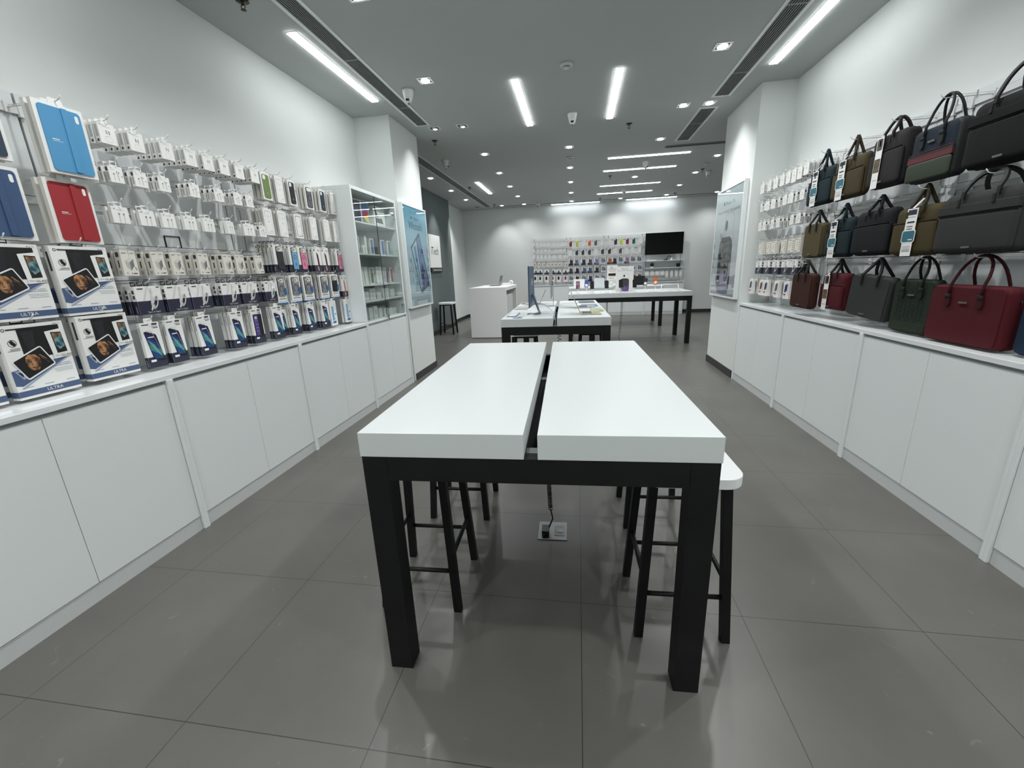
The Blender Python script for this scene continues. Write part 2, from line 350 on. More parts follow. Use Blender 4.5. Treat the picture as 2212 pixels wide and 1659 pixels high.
def cctv(x, y, label, face=0.0):
    t = empty('security_camera', (x, y, CE), face); p = mat('white_plastic', (208, 210, 210), 0.35)
    B().lathe([(0.001, -0.001), (0.062, -0.001), (0.060, -0.02), (0.048, -0.075), (0.040, -0.09), (0.001, -0.09)], 0, 0, p).obj('housing', t)
    e = B(); pr = [(0.042 * math.cos(a), -0.095 - 0.042 * math.sin(a)) for a in [i * PI / 12 - PI / 4 for i in range(10)]] + [(0.001, -0.137)]
    e.lathe(pr, 0, -0.01, p, 20); eo = e.obj('eyeball', t)
    B().box(-0.018, 0.018, -0.056, -0.040, -0.118, -0.100, black2).obj('lens', t); B().lathe([(0.012, -0.136), (0.012, -0.140), (0.001, -0.141)], 0, -0.012, black2, 12).obj('infrared_window', t)
    return tag(t, label, 'security camera', 'white ceiling security cameras')
for x, y, n, f in ((-1.82, 4.94, 'beside the left grille, lens towards the door', 0.1), (-0.08, 6.13, 'between the aisle linear lights', 0), (-2.32, 7.85, 'turned to the right beside the rear grille', 1.3), (1.27, 9.09, 'in front of a crosswise linear light', 0.7), (2.79, 10.45, 'near the right pillar', -0.6), (1.17, 12.0, 'in front of the fourth crosswise light', 0), (-1.19, 13.38, 'above the reception area by the back wall', 0)):
    cctv(x, y, 'white dome security camera ' + n, f)

# ------------------------------------------------------------------ wall side frames: local x = viewer's right, y = into the wall, z = up
def side_matrix(side, along, depth, z, yaw=0.0, roll=0.0, tilt=0.0):
    """depth = distance of the product's front from the shop's middle plane (or y for the back wall)"""
    if side == 'L': base, loc = PI / 2, (-depth, along, z)
    elif side == 'R': base, loc = -PI / 2, (depth, along, z)
    else: base, loc = 0.0, (along, depth, z)
    return Matrix.Translation(loc) @ Matrix.Rotation(base + yaw, 4, 'Z') @ Matrix.Rotation(tilt, 4, 'X') @ Matrix.Rotation(roll, 4, 'Y')
WALLNAME = {'L': 'left wall', 'R': 'right wall', 'B': 'back wall'}
WALLD = {'L': 2.765, 'R': 2.365, 'B': 14.065}

# ------------------------------------------------------------------ base cabinets and counters
def cabinet(side, a0, a1, front, back, label, post0=True, post1=True, top=0.955):
    """a unit of two doors between two posts; built in the side frame with local x from 0 to width"""
    L = abs(a1 - a0); t = bpy.data.objects.new('base_cabinet', None); COL.objects.link(t)
    t.matrix_world = side_matrix(side, a0, front, 0); d = abs(back - front)
    B().box(0.0, L, 0.022, d - 0.024, 0.0, 0.965, lam2).obj('carcass', t)
    p = 0.019
    if post0: B().box(0.0, p, -0.012, 0.0215, 0, 0.968, lam).obj('post', t, 0.0015)
    if post1: B().box(L - p, L, -0.012, 0.0215, 0, 0.968, lam).obj('post', t, 0.0015)
    i0, i1 = (p + 0.003 if post0 else 0.002), (L - p - 0.003 if post1 else L - 0.002); mid = (i0 + i1) / 2
    B().box(i0, i1, 0.004, 0.0215, 0.0, 0.088, mat('plinth_laminate', (196, 200, 200), 0.5)).obj('plinth', t)
    B().box(i0, i1, 0.018, 0.0218, 0.945, 0.965, mat('painted_groove_shade', (150, 154, 154), 0.6)).obj('finger_groove', t)  # grey strip, shade of the recess above the doors put into its colour
    for q0, q1 in ((i0, mid - 0.0015), (mid + 0.0015, i1)):
        B().box(q0, q1, 0.0, 0.0175, 0.092, top - 0.006, lam).obj('door', t, 0.0012)
    return tag(t, label, 'cabinet', 'white base cabinets of the %s' % WALLNAME[side])
LB = [-0.39, 0.79, 1.985, 3.165, 4.355]
for i in range(4): cabinet('L', LB[i], LB[i + 1], 2.33, 2.8, 'white two-door base cabinet, left wall, %s from the display case' % ['fourth', 'third', 'second', 'first'][i] )
RBk = [5.73, 4.54, 3.33, 2.12, 0.92, -0.28]
for i in range(5): cabinet('R', RBk[i], RBk[i + 1], 2.03, 2.4, 'white two-door base cabinet, right wall, %s from the pillar' % NTH[i])
BB = [-1.43, -0.28, 0.87, 2.04, 3.2]
for i in range(4): cabinet('B', BB[i], BB[i + 1], 13.72, 14.1, 'white low cabinet against the back wall, %s from the left' % NTH[i])
tag(slabobj('countertop', -2.80, -2.322, -0.4, 4.35, 0.968, 0.997, glossm, 0.002), 'glossy white countertop under the left display wall', 'countertop')
tag(slabobj('countertop', 2.022, 2.40, -0.3, 5.738, 0.968, 0.997, glossm, 0.002), 'glossy white countertop under the right wall of bags', 'countertop')
tag(slabobj('countertop', -1.44, 3.21, 13.712, 14.1, 0.968, 0.995, glossm, 0.002), 'glossy white countertop along the back wall', 'countertop')

# wall display panels with dark slotted channels, and the rails the hooks hang on
def panels(side, cuts, face, back, z0, z1, names):
    for i in range(len(cuts) - 1):
        a, c = cuts[i], cuts[i + 1]; lo, hi = min(a, c), max(a, c); L = hi - lo
        t = bpy.data.objects.new('display_backboard', None); COL.objects.link(t); start = hi if side == 'R' else lo
        t.matrix_world = side_matrix(side, start, face, 0); th = abs(back - face)
        g = 0.075
        B().box(g, L - g, 0, th, z0, z1, lam2).obj('board', t)
        B().box(0.001, g - 0.012, 0, th, z0, z1, lam2).obj('edge_strip', t); B().box(L - g + 0.012, L - 0.001, 0, th, z0, z1, lam2).obj('edge_strip', t)
        B().box(g - 0.012, g, th * 0.5, th, z0, z1, darkgap).obj('slot_channel', t); B().box(L - g, L - g + 0.012, th * 0.5, th, z0, z1, darkgap).obj('slot_channel', t)
        tag(t, 'white board panel with slotted uprights, %s, %s' % (WALLNAME[side], names[i]), 'wall panel')
ZP0, ZP1 = 0.998, 2.44
panels('L', [0.85, 2.03, 3.24, 4.352], 2.765, 2.799, ZP0, ZP1, ['nearest bay', 'middle bay', 'bay beside the display case'])
panels('R', [5.735, 4.62, 3.33, 2.12, 0.9], 2.365, 2.399, ZP0, ZP1, ['bay beside the pillar', 'second bay from the pillar', 'third bay from the pillar', 'nearest bay'])
panels('B', [-1.46, -0.3, 0.87, 2.03, 3.2], 14.065, 14.099, ZP0, 2.44, ['leftmost bay', 'second bay', 'third bay', 'bay behind the television'])
ROWN = ['top', 'second', 'third', 'fourth', 'fifth', 'lowest']
def rail(side, a0, a1, z, label):
    L = abs(a1 - a0); b = B(); b.box(0.01, L - 0.01, -0.012, 0, -0.018, 0.018, wire); b.box(0.012, L - 0.012, -0.004, 0, 0.018, 0.022, darkgap)
    for x in (0.055, L - 0.075): b.box(x, x + 0.022, -0.020, -0.002, -0.03, 0.03, wire)
    o = b.obj('hook_rail'); o.matrix_world = side_matrix(side, max(a0, a1) if side == 'R' else min(a0, a1), WALLD[side] - 0.0005, z)
    return tag(o, label, 'rail', 'white hook rails of the %s' % WALLNAME[side])
RZ = [2.36, 2.16, 1.94, 1.72, 1.51, 1.305]
for bi, (a0, a1, n) in enumerate(((0.85, 2.03, 'nearest bay'), (2.03, 3.24, 'middle bay'), (3.24, 4.35, 'bay by the display case'))):
    for r, z in enumerate(RZ):
        if bi == 0 and r in (1, 3): continue
        rail('L', a0, a1, z, 'white hook rail, %s row, %s of the left wall' % (ROWN[r], n))
for r, z in enumerate([2.36, 2.19, 1.965, 1.745, 1.535, 1.315]): rail('R', 4.62, 5.73, z, 'white hook rail, %s row, bay by the right pillar' % ROWN[r])
for n, a0, a1 in (('second bay', 3.33, 4.62), ('third bay', 2.12, 3.33), ('nearest bay', 0.9, 2.12)):
    for k, z in (('top', 2.372), ('middle', 1.90), ('low', 1.47)): rail('R', a0, a1, z, 'white hook rail, %s row of bags, %s of the right wall' % (k, n))
for n, a0, a1 in (('leftmost bay', -1.46, -0.3), ('second bay', -0.3, 0.87), ('third bay', 0.87, 2.03)):
    for r, z in enumerate([2.33, 2.07, 1.82, 1.57, 1.33] if n != 'leftmost bay' else [2.35, 2.14, 1.96, 1.74, 1.52, 1.32]):
        rail('B', a0, a1, z, 'white hook rail, %s row, %s of the back wall' % (ROWN[r], n))

# small things left on the empty stretch of the fourth row
f = B(); f.box(-0.058, -0.053, -0.006, 0, -0.085, 0, inkb); f.box(0.053, 0.058, -0.006, 0, -0.085, 0, inkb); f.box(-0.053, 0.053, -0.006, 0, -0.005, 0, inkb)
f = f.obj('sign_holder'); f.matrix_world = side_matrix('L', 2.638, 2.7645, 1.817); tag(f, 'empty black three-sided frame on the left wall above the charger boxes', 'sign holder')
for i, (y0, y1) in enumerate(((2.302, 2.367), (2.537, 2.575), (2.764, 2.833), (2.986, 3.085), (3.188, 3.206))):
    o = B().box(y0, y1, -0.0008, 0, -0.065, 0, mat('pale_sticker', (226, 227, 224), .5)).obj('blank_label'); o.matrix_world = side_matrix('L', 0, 2.7646, 1.797)
    tag(o, 'blank white label stuck on left wall board above charger boxes, %s from left' % NTH[i], 'label', 'blank labels on the left wall')
# ------------------------------------------------------------------ hanging products
HOOKS = {}
def hook_mesh(L):
    k = round(L, 2)
    if k not in HOOKS:
        b = B(); b.tube([(0, k, 0), (0, 0.025, 0), (0, 0.008, 0.006), (0, -0.004, 0.022)], 0.0028, wire, 6)
        b.tube([(0.006, k, 0.012), (0.006, 0.10, 0.010), (0.0, 0.09, 0.0)], 0.0016, wire, 5)
        b.box(-0.012, 0.012, k - 0.006, k, -0.022, 0.026, wire)
        HOOKS[k] = b.mesh('display_hook')
    return HOOKS[k]
def hook(side, along, front, z, label):
    wallface = WALLD[side] - 0.012
    L = abs(wallface - front)
    o = link('display_hook', hook_mesh(L)); o.matrix_world = side_matrix(side, along, front, z)
    return tag(o, label, 'hook', 'wire display hooks of the %s' % WALLNAME[side])
def tab(b, w, loop=True, m=whitep, z=0.0, y=0.004):
    """hang tab above the box top at z=0"""
    if loop:
        b.box(-w / 2, w / 2, y, y + 0.0012, z, z + 0.006, m); b.box(-w / 2, -w / 2 + 0.004, y, y + 0.0012, z + 0.006, z + 0.020, m)
        b.box(w / 2 - 0.004, w / 2, y, y + 0.0012, z + 0.006, z + 0.020, m); b.box(-w / 2, w / 2, y, y + 0.0012, z + 0.020, z + 0.026, m)
    else:
        b.slab(rr(-w / 2, w / 2, z - 0.002, z + 0.026, 0.008, 3), y, y + 0.0012, m)
    return b
def lines(b, x0, x1, z, n, step, m=ink, h=0.0016, seed=0):
    rd = random.Random(seed)
    for i in range(n): b.fr(x0 + (x1 - x0) * rd.random() * 0.25, x1, z - i * step, z - i * step + h, m)
def cardbox(w, h, t, m=whitep, ms=None): return B().box(-w / 2, w / 2, 0, t, -h, 0, m) if ms is None else B().box(-w / 2, w / 2, 0, t, -h, 0, ms).fr(-w / 2, w / 2, -h, 0, m, -0.0003)
def sides(b, w, y0, y1, z0, z1, m):
    for s in (-1, 1): b.side(s * (w / 2 + 0.0006), y0, y1, z0, z1, m)
def p_adapter(w=0.082, h=0.10, t=0.030, v=0):
    b = cardbox(w, h, t); b.disc(-w * .36, -h * .09, 0.0028, inkb, n=8)
    b.fr(-w * .32, w * .05, -h * .12, -h * .10, inkl); b.fr(-w * .28, w * .25, -h * .19, -h * .175, inkl)
    b.fr(-w * .08, -w * .04, -h * .50, -h * .33, ink); b.fr(-w * .04, w * .02, -h * .50, -h * .47, ink); b.fr(w * .10, w * .14, -h * .54, -h * .37, ink); b.fr(w * .04, w * .10, -h * .40, -h * .37, ink)
    b.ring(rr(-w * .2, w * .25, -h * .9, -h * .62, 0.012), rr(-w * .185, w * .235, -h * .885, -h * .635, 0.011), mat('faint_print', (200, 201, 200), 0.6))
    sides(b, w, t * .25, t * .8, -h * .70, -h * .12, inkl); sides(b, w, t * .35, t * .75, -h * .93, -h * .80, ink)
    return b
def p_earphone(w=0.074, h=0.082, t=0.022, v=0):
    b = cardbox(w, h, t); b.disc(-w * .3, -h * .12, 0.0022, inkb, n=8); b.fr(-w * .36, -w * .1, -h * .22, -h * .20, inkl)
    b.disc(-w * .18, -h * .48, 0.0035, inkb, n=8); b.tube([(-w * .18, -0.0012, -h * .5), (-w * .17, -0.0012, -h * .85)], 0.0006, inkl, 4, False)
    b.tube([(w * .02, -0.0012, -h * .38), (w * .10, -0.0012, -h * .5), (w * .12, -0.0012, -h * .86)], 0.0009, inkl, 4, False); b.fr(w * .05, w * .10, -h * .36, -h * .30, ink); b.fr(w * .16, w * .22, -h * .42, -h * .34, ink)
    b.fr(w * .32, w * .42, -h * .62, -h * .54, inkl)
    sides(b, w, t * .2, t * .8, -h * .32, -h * .1, ink); sides(b, w, t * .3, t * .7, -h * .85, -h * .4, inkl)
    return b
def p_whitecable(w=0.085, h=0.085, t=0.020, v=0):
    b = cardbox(w, h, t); b.disc(-w * .3, -h * .14, 0.0028, inkb, n=8); b.fr(-w * .18, w * .22, -h * .2, -h * .185, inkl)
    for x in (-w * .08, w * .2):
        b.fr(x - w * .05, x + w * .05, -h * .50, -h * .38, inkl); b.fr(x - w * .03, x + w * .03, -h * .47, -h * .41, ink)
        b.tube([(x, -0.0012, -h * .5), (x - w * .02, -0.0012, -h * .98)], 0.0008, inkl, 4, False)
    return b
def p_phonepack(w, h, t, colour=None, clear=False, dark=(40, 42, 46)):
    b = cardbox(w, h, t, whitep, cardside)
    x0, x1, z0, z1 = -w * .36, w * .36, -h * .93, -h * .07
    if colour:
        m = mat('case_%d_%d_%d' % colour, colour, 0.5); b.slab(rr(x0, x1, z0, z1, w * .14), -0.004, 0, m)
        b.slab(rr(x0 + w * .06, x0 + w * .34, z1 - h * .18, z1 - h * .03, w * .07), -0.0048, -0.003, whitep)
        b.fr(-w * .06, w * .06, z0 + h * .18, z0 + h * .21, inkl, -0.0046); b.fr(-w * .05, w * .05, z0 + h * .14, z0 + h * .155, inkl, -0.0046)
    else:
        lm = mat('outline_print', (176, 177, 178), 0.5)
        b.ring(rr(x0, x1, z0, z1, w * .14), rr(x0 + 0.002, x1 - 0.002, z0 + 0.002, z1 - 0.002, w * .13), lm)
        if clear == 'frame': b.ring(rr(x0, x1, z0, z1, w * .14), rr(x0 + 0.004, x1 - 0.004, z0 + 0.004, z1 - 0.004, w * .12), ink, -0.0009)
        elif clear: b.ring(rr(x0 + w * .05, x1 - w * .05, z1 - h * .22, z1 - h * .03, w * .1), rr(x0 + w * .065, x1 - w * .065, z1 - h * .21, z1 - h * .04, w * .09), lm); b.fr(-0.0012, 0.0012, z1 - h * .36, z1 - h * .02, lm)
        else: b.ring(rr(x0 + w * .05, x0 + w * .34, z1 - h * .2, z1 - h * .03, w * .08), rr(x0 + w * .065, x0 + w * .325, z1 - h * .19, z1 - h * .04, w * .07), lm)
        b.fr(-w * .07, w * .07, -h * .5, -h * .48, ink); b.fr(0, w * .28, -h * .86, -h * .85, ink)
    sides(b, w, t * .3, t * .7, -h * .6, -h * .1, mat('faint_print', (200, 201, 200), 0.6))
    return b
def p_ringpack(w, h, t):
    b = cardbox(w, h, t, whitep, cardside); g = mat('smoke_grey_case', (92, 94, 98), 0.5)
    b.slab(rr(-w * .36, w * .36, -h * .93, -h * .07, w * .14), -0.004, 0, inkb); b.slab(rr(-w * .31, w * .31, -h * .91, -h * .09, w * .11), -0.0045, -0.003, g)
    b.slab(rr(-w * .29, w * .29, -h * .24, -h * .10, w * .08), -0.005, -0.0035, whitep)
    b.annulus(0, -h * .52, w * .25, w * .05, inkb, -0.0052); b.fr(-w * .03, w * .03, -h * .80, -h * .70, inkb, -0.0052)
    return b
def p_magnavy(w, h, t, colour):
    b = cardbox(w, h, t); zb = -h * .72
    b.fr(-w / 2, w / 2, -h, zb, navy); sides(b, w, 0, t, -h, zb, navy); sides(b, w, t * .3, t * .7, -h * .12, -h * .05, mat('brown_seal', (96, 72, 48), 0.6)); sides(b, w, t * .4, t * .6, -h * .65, -h * .25, inkl); sides(b, w, t * .4, t * .6, -h * .95, -h * .80, whitep)
    b.fr(-w * .42, -w * .1, -h * .04, -h * .025, ink); b.fr(w * .15, w * .42, -h * .05, -h * .015, inkb)
    m = mat('case_%d_%d_%d' % colour, colour, 0.45)
    b.slab(rr(-w * .26, w * .42, -h * .90, -h * .08, w * .11), -0.004, 0, inkb); b.slab(rr(-w * .22, w * .38, -h * .89, -h * .27, w * .08), -0.0048, -0.003, m)
    b.slab(rr(-w * .22, w * .38, -h * .26, -h * .10, w * .07), -0.0048, -0.003, mat('pale_phone_back', (208, 207, 202), 0.4))
    for x, z in ((-.14, -.135), (-.14, -.215), (.03, -.175)): b.disc(x * w, z * h, w * .055, inkb, -0.0055, 10)
    b.disc(w * .28, -h * .15, w * .02, inkb, -0.0055, 8)
    b.annulus(w * .08, -h * .47, w * .21, w * .035, ink, -0.0055, 20, -50, 230); b.disc(w * .08, -h * .47, w * .05, ink, -0.0055, 10); b.fr(w * .05, w * .11, -h * .75, -h * .64, inkb, -0.0055)
    return b
def p_sidecase(w, h, t, colour, bottom=True):
    b = cardbox(w, h, t); m = mat('case_%d_%d_%d' % colour, colour, 0.4)
    if bottom: b.fr(-w / 2, w / 2, -h, -h * .74, mat('plum_print', (52, 40, 56), 0.5)); sides(b, w, 0, t, -h, -h * .74, navy)
    b.fr(-w * .44, -w * .1, -h * .05, -h * .035, ink); b.fr(-w * .42, -w * .30, -h * .17, -h * .09, inkb)
    b.fp([(-w * .12, -h * .2), (w * .12, -h * .32), (w * .2, -h * .9), (w * .30, -h * .93), (0, -h * .92), (-w * .06, -h * .6)], m, -0.0009)
    b.fp([(-w * .18, -h * .78), (-w * .04, -h * .8), (w * .04, -h * .96), (-w * .08, -h * .97)], mat('lilac_print', (190, 180, 200), 0.5), -0.0008)
    b.fr(w * .1, w * .32, -h * .12, -h * .10, inkl); b.fr(w * .12, w * .38, -h * .16, -h * .14, ink)
    return b
def p_clearblue(w, h, t, colour=None):
    b = cardbox(w, h, t); b.slab(rr(-w * .36, w * .36, -h * .72, -h * .06, w * .08), -0.003, 0, inkb)
    b.slab(rr(-w * .31, w * .31, -h * .72, -h * .075, w * .06), -0.004, -0.002, mat('frosted_case', (128, 131, 134), 0.35))
    if colour: b.slab(rr(-w * .31, w * .31, -h * .72, -h * .26, 0.003), -0.0045, -0.003, inkb)
    b.slab(rr(-w * .26, w * .28, -h * .24, -h * .09, w * .05), -0.005, -0.003, mat('pale_phone_back', (208, 207, 202), 0.4))
    for x, z in ((-.17, -.12), (-.17, -.205), (0, -.165)): b.disc(x * w, z * h, w * .055, inkb, -0.0055, 10)
    b.annulus(0, -h * .46, w * .24, w * .04, inkb, -0.0055, 22, -60, 240)
    b.fr(-w * .02, w * .02, -h * .70, -h * .65, inkb, -0.0055); b.fp([(w * .22, -h * .50), (w * .45, -h * .40), (w * .45, -h * .66), (w * .2, -h * .66)], bluep, -0.006)
    b.fr(-w / 2, w / 2, -h, -h * .955, bluep); b.fr(-w * .38, w * .38, -h * .83, -h * .81, ink); b.fr(-w * .25, w * .25, -h * .785, -h * .77, inkl)
    for x in (-.3, 0, .28): b.fr((x - .1) * w, (x + .1) * w, -h * .92, -h * .905, slate)
    sides(b, w, t * .3, t * .7, -h * .9, -h * .1, inkl); sides(b, w, 0, t, -h, -h * .955, bluep)
    return b
SCR = [(28, 34, 78), (36, 62, 120), (62, 128, 140), (104, 156, 138), (26, 66, 120)]
def skewphone(b, w, h, x0, x1, zt, zb, lean, y=-0.001):
    """a phone seen leaning to the right with a colourful screen"""
    def P(u, v): return (x0 + (x1 - x0) * u + lean * (1 - v), zb + (zt - zb) * v)
    b.fp([P(0, 1), P(.2, 1.02), P(1, .9), P(1.05, .86), P(1.04, 0), P(.95, -.02), P(.1, .02), P(0, .06)], inkb, y)
    ms = [mat('screen_%d' % i, c, 0.35) for i, c in enumerate(SCR)]
    b.fp([P(.06, .97), P(.95, .88), P(.96, .55), P(.05, .85)], ms[0], y - 0.0004); b.fp([P(.05, .85), P(.96, .55), P(.96, .35), P(.05, .6)], ms[1], y - 0.0004)
    b.fp([P(.05, .6), P(.96, .35), P(.97, .18), P(.05, .38)], ms[2], y - 0.0004); b.fp([P(.05, .38), P(.6, .26), P(.97, .06), P(.12, .08)], ms[4], y - 0.0004)
    b.fp([P(.05, .75), P(.55, .55), P(.9, .1), P(.5, .3)], ms[3], y - 0.0008)
    b.fr(P(.2, .8)[0], P(.75, .8)[0], P(.2, .8)[1], P(.2, .8)[1] + h * .022, whitep, y - 0.001)
def p_protector(w, h, t, v='green'):
    b = cardbox(w, h, t); b.fr(-w / 2, w / 2, -h, -h * .76, navy); sides(b, w, 0, t, -h, -h * .76, navy)
    b.fr(-w * .42, -w * .05, -h * .055, -h * .035, ink); b.fr(w * .12, w * .4, -h * .06, -h * .02, ink); b.fr(w * .08, w * .4, -h * .10, -h * .08, inkl); b.fr(w * .14, w * .4, -h * .13, -h * .115, ink)
    sides(b, w, t * .3, t * .7, -h * .35, -h * .1, inkl); sides(b, w, t * .35, t * .65, -h * .97, -h * .82, inkl)
    if v == 'green':
        skewphone(b, w, h, -w * .40, w * .16, -h * .20, -h * .86, w * .24)
        g = mat('outline_print', (176, 177, 178), 0.5); pts = [(-w * .25, -h * .17), (0, -h * .19), (w * .4, -h * .78)]
        b.tube([(x, -0.0016, z) for x, z in pts], 0.0008, g, 4, False)
    elif v == 'privacy':
        b.slab(rr(-w * .36, w * .40, -h * .80, -h * .15, w * .08), -0.003, 0, inkb); b.fr(-w * .32, w * .04, -h * .77, -h * .18, mat('violet_screen', (74, 62, 130), 0.4), -0.0034)
        for i in range(4):
            for j in range(2): b.disc(-w * .22 + j * w * .15, -h * (.34 + i * .1), w * .04, slate2, -0.0038, 8)
        b.fr(-w * .26, -w * .04, -h * .29, -h * .21, mat('lilac_print', (190, 180, 200), 0.5), -0.0038)
    b.slab(rr(-w * .36, -w * .08, -h * .87, -h * .82, w * .03, 3), -0.0012, 0, whitep)
    return b
def p_coolblue(w, h, t):
    b = cardbox(w, h, t); b.slab(rr(-w * .3, w * .02, -h * .80, -h * .22, w * .07), -0.002, 0, mat('ice_blue', (110, 165, 200), 0.4))
    b.fr(-w * .3, w * .25, -h * .92, -h * .83, bluep); b.disc(w * .28, -h * .55, w * .08, slate); b.disc(w * .1, -h * .73, w * .04, ink)
    lines(b, w * .08, w * .38, -h * .15, 5, h * .05, inkl, seed=4); return b
def p_charger(w, h, t):
    ph = mat('kraft_white', (214, 210, 200), 0.6); b = cardbox(w, h, t, ph, ph); g1 = mat('plug_print_dark', (120, 120, 118), .5); g2 = mat('plug_print', (176, 175, 171), .5); g3 = mat('plug_print_light', (200, 199, 195), .5)
    b.fr(-w * .42, -w * .1, -h * .12, -h * .10, ink); b.fr(w * .14, w * .42, -h * .14, -h * .07, inkl)
    b.fp([(-w * .30, -h * .40), (w * .04, -h * .27), (w * .30, -h * .33), (0, -h * .47)], g3); b.fp([(-w * .30, -h * .40), (0, -h * .47), (w * .02, -h * .80), (-w * .24, -h * .66)], g2)
    b.fp([(0, -h * .47), (w * .30, -h * .33), (w * .28, -h * .60), (w * .02, -h * .80)], g1)
    for x, z in ((.16, -.52), (.3, -.66)): b.fp([(x * w, z * h), (x * w + w * .05, z * h), (x * w + w * .13, z * h - h * .12), (x * w + w * .08, z * h - h * .12)], ink)
    b.annulus(w * .02, -h * .91, w * .05, w * .02, inkb, n=10); b.fr(w * .12, w * .38, -h * .93, -h * .89, ink); b.fr(-w * .36, -w * .22, -h * .94, -h * .87, inkl)
    sides(b, w, t * .25, t * .75, -h * .26, -h * .08, ink); sides(b, w, t * .4, t * .6, -h * .68, -h * .4, ink); sides(b, w, t * .3, t * .7, -h * .95, -h * .8, inkl)
    return b
def p_datacable(w, h, t):
    b = cardbox(w, h, t); zb = -h * .52; b.fr(-w / 2, w / 2, -h, zb, navy); sides(b, w, 0, t, -h, zb, navy)
    b.fp([(-w * .28, zb), (-w * .05, 0), (w * .02, 0), (-w * .2, zb)], mat('faint_print', (200, 201, 200), 0.6)); b.fr(-w * .40, -w * .18, -h * .11, -h * .07, ink); b.fr(w * .34, w * .46, -h * .07, -h * .03, ink)
    cm_ = mat('grey_white_cord', (196, 196, 194), 0.4)
    for i in range(5):
        k = 1 - i * .055; a = -0.30; pts = []
        for j in range(19):
            q = 2 * PI * j / 18; x, z = (.12 - .012 * i) * w * math.cos(q), .27 * h * k * math.sin(q); pts.append((w * (.15 + .008 * i) + x * math.cos(a) - z * math.sin(a), -0.002 - i * .0006, -h * .56 + x * math.sin(a) + z * math.cos(a)))
        b.tube(pts, 0.0028, cm_, 6, False)
    b.tube([(w * .07, -0.003, -h * .68), (w * .03, -0.003, -h * .50), (w * .09, -0.003, -h * .18)], 0.0026, cm_, 5); b.tube([(w * .09, -0.003, -h * .22), (w * .10, -0.003, -h * .08)], 0.005, cm_, 5); b.tube([(w * .02, -0.003, -h * .74), (-w * .04, -0.003, -h * .86)], 0.0045, cm_, 5)
    b.tube([(w * .06, -0.004, -h * .66), (w * .17, -0.004, -h * .52)], 0.0035, inkb, 5)
    b.text('Type-C to Type-C', w * .05, -h * .92, h * .085, whitep, width=w * .5)
    for z in (-.2, -.38): sides(b, w, t * .25, t * .75, z * h - h * .06, z * h + h * .06, ink)
    sides(b, w, t * .4, t * .6, -h * .95, -h * .70, inkl)
    return b
skin = mat('painted_face_print', (44, 26, 24), 0.4, noise=((176, 128, 86), 36)); wave = mat('wave_picture_print', (40, 62, 74), 0.4, noise=((124, 176, 178), 24)); dune = mat('foliage_print', (150, 120, 84), 0.4, noise=((86, 62, 44), 40)); faced = mat('face_shadow_print', (26, 14, 12), 0.5)
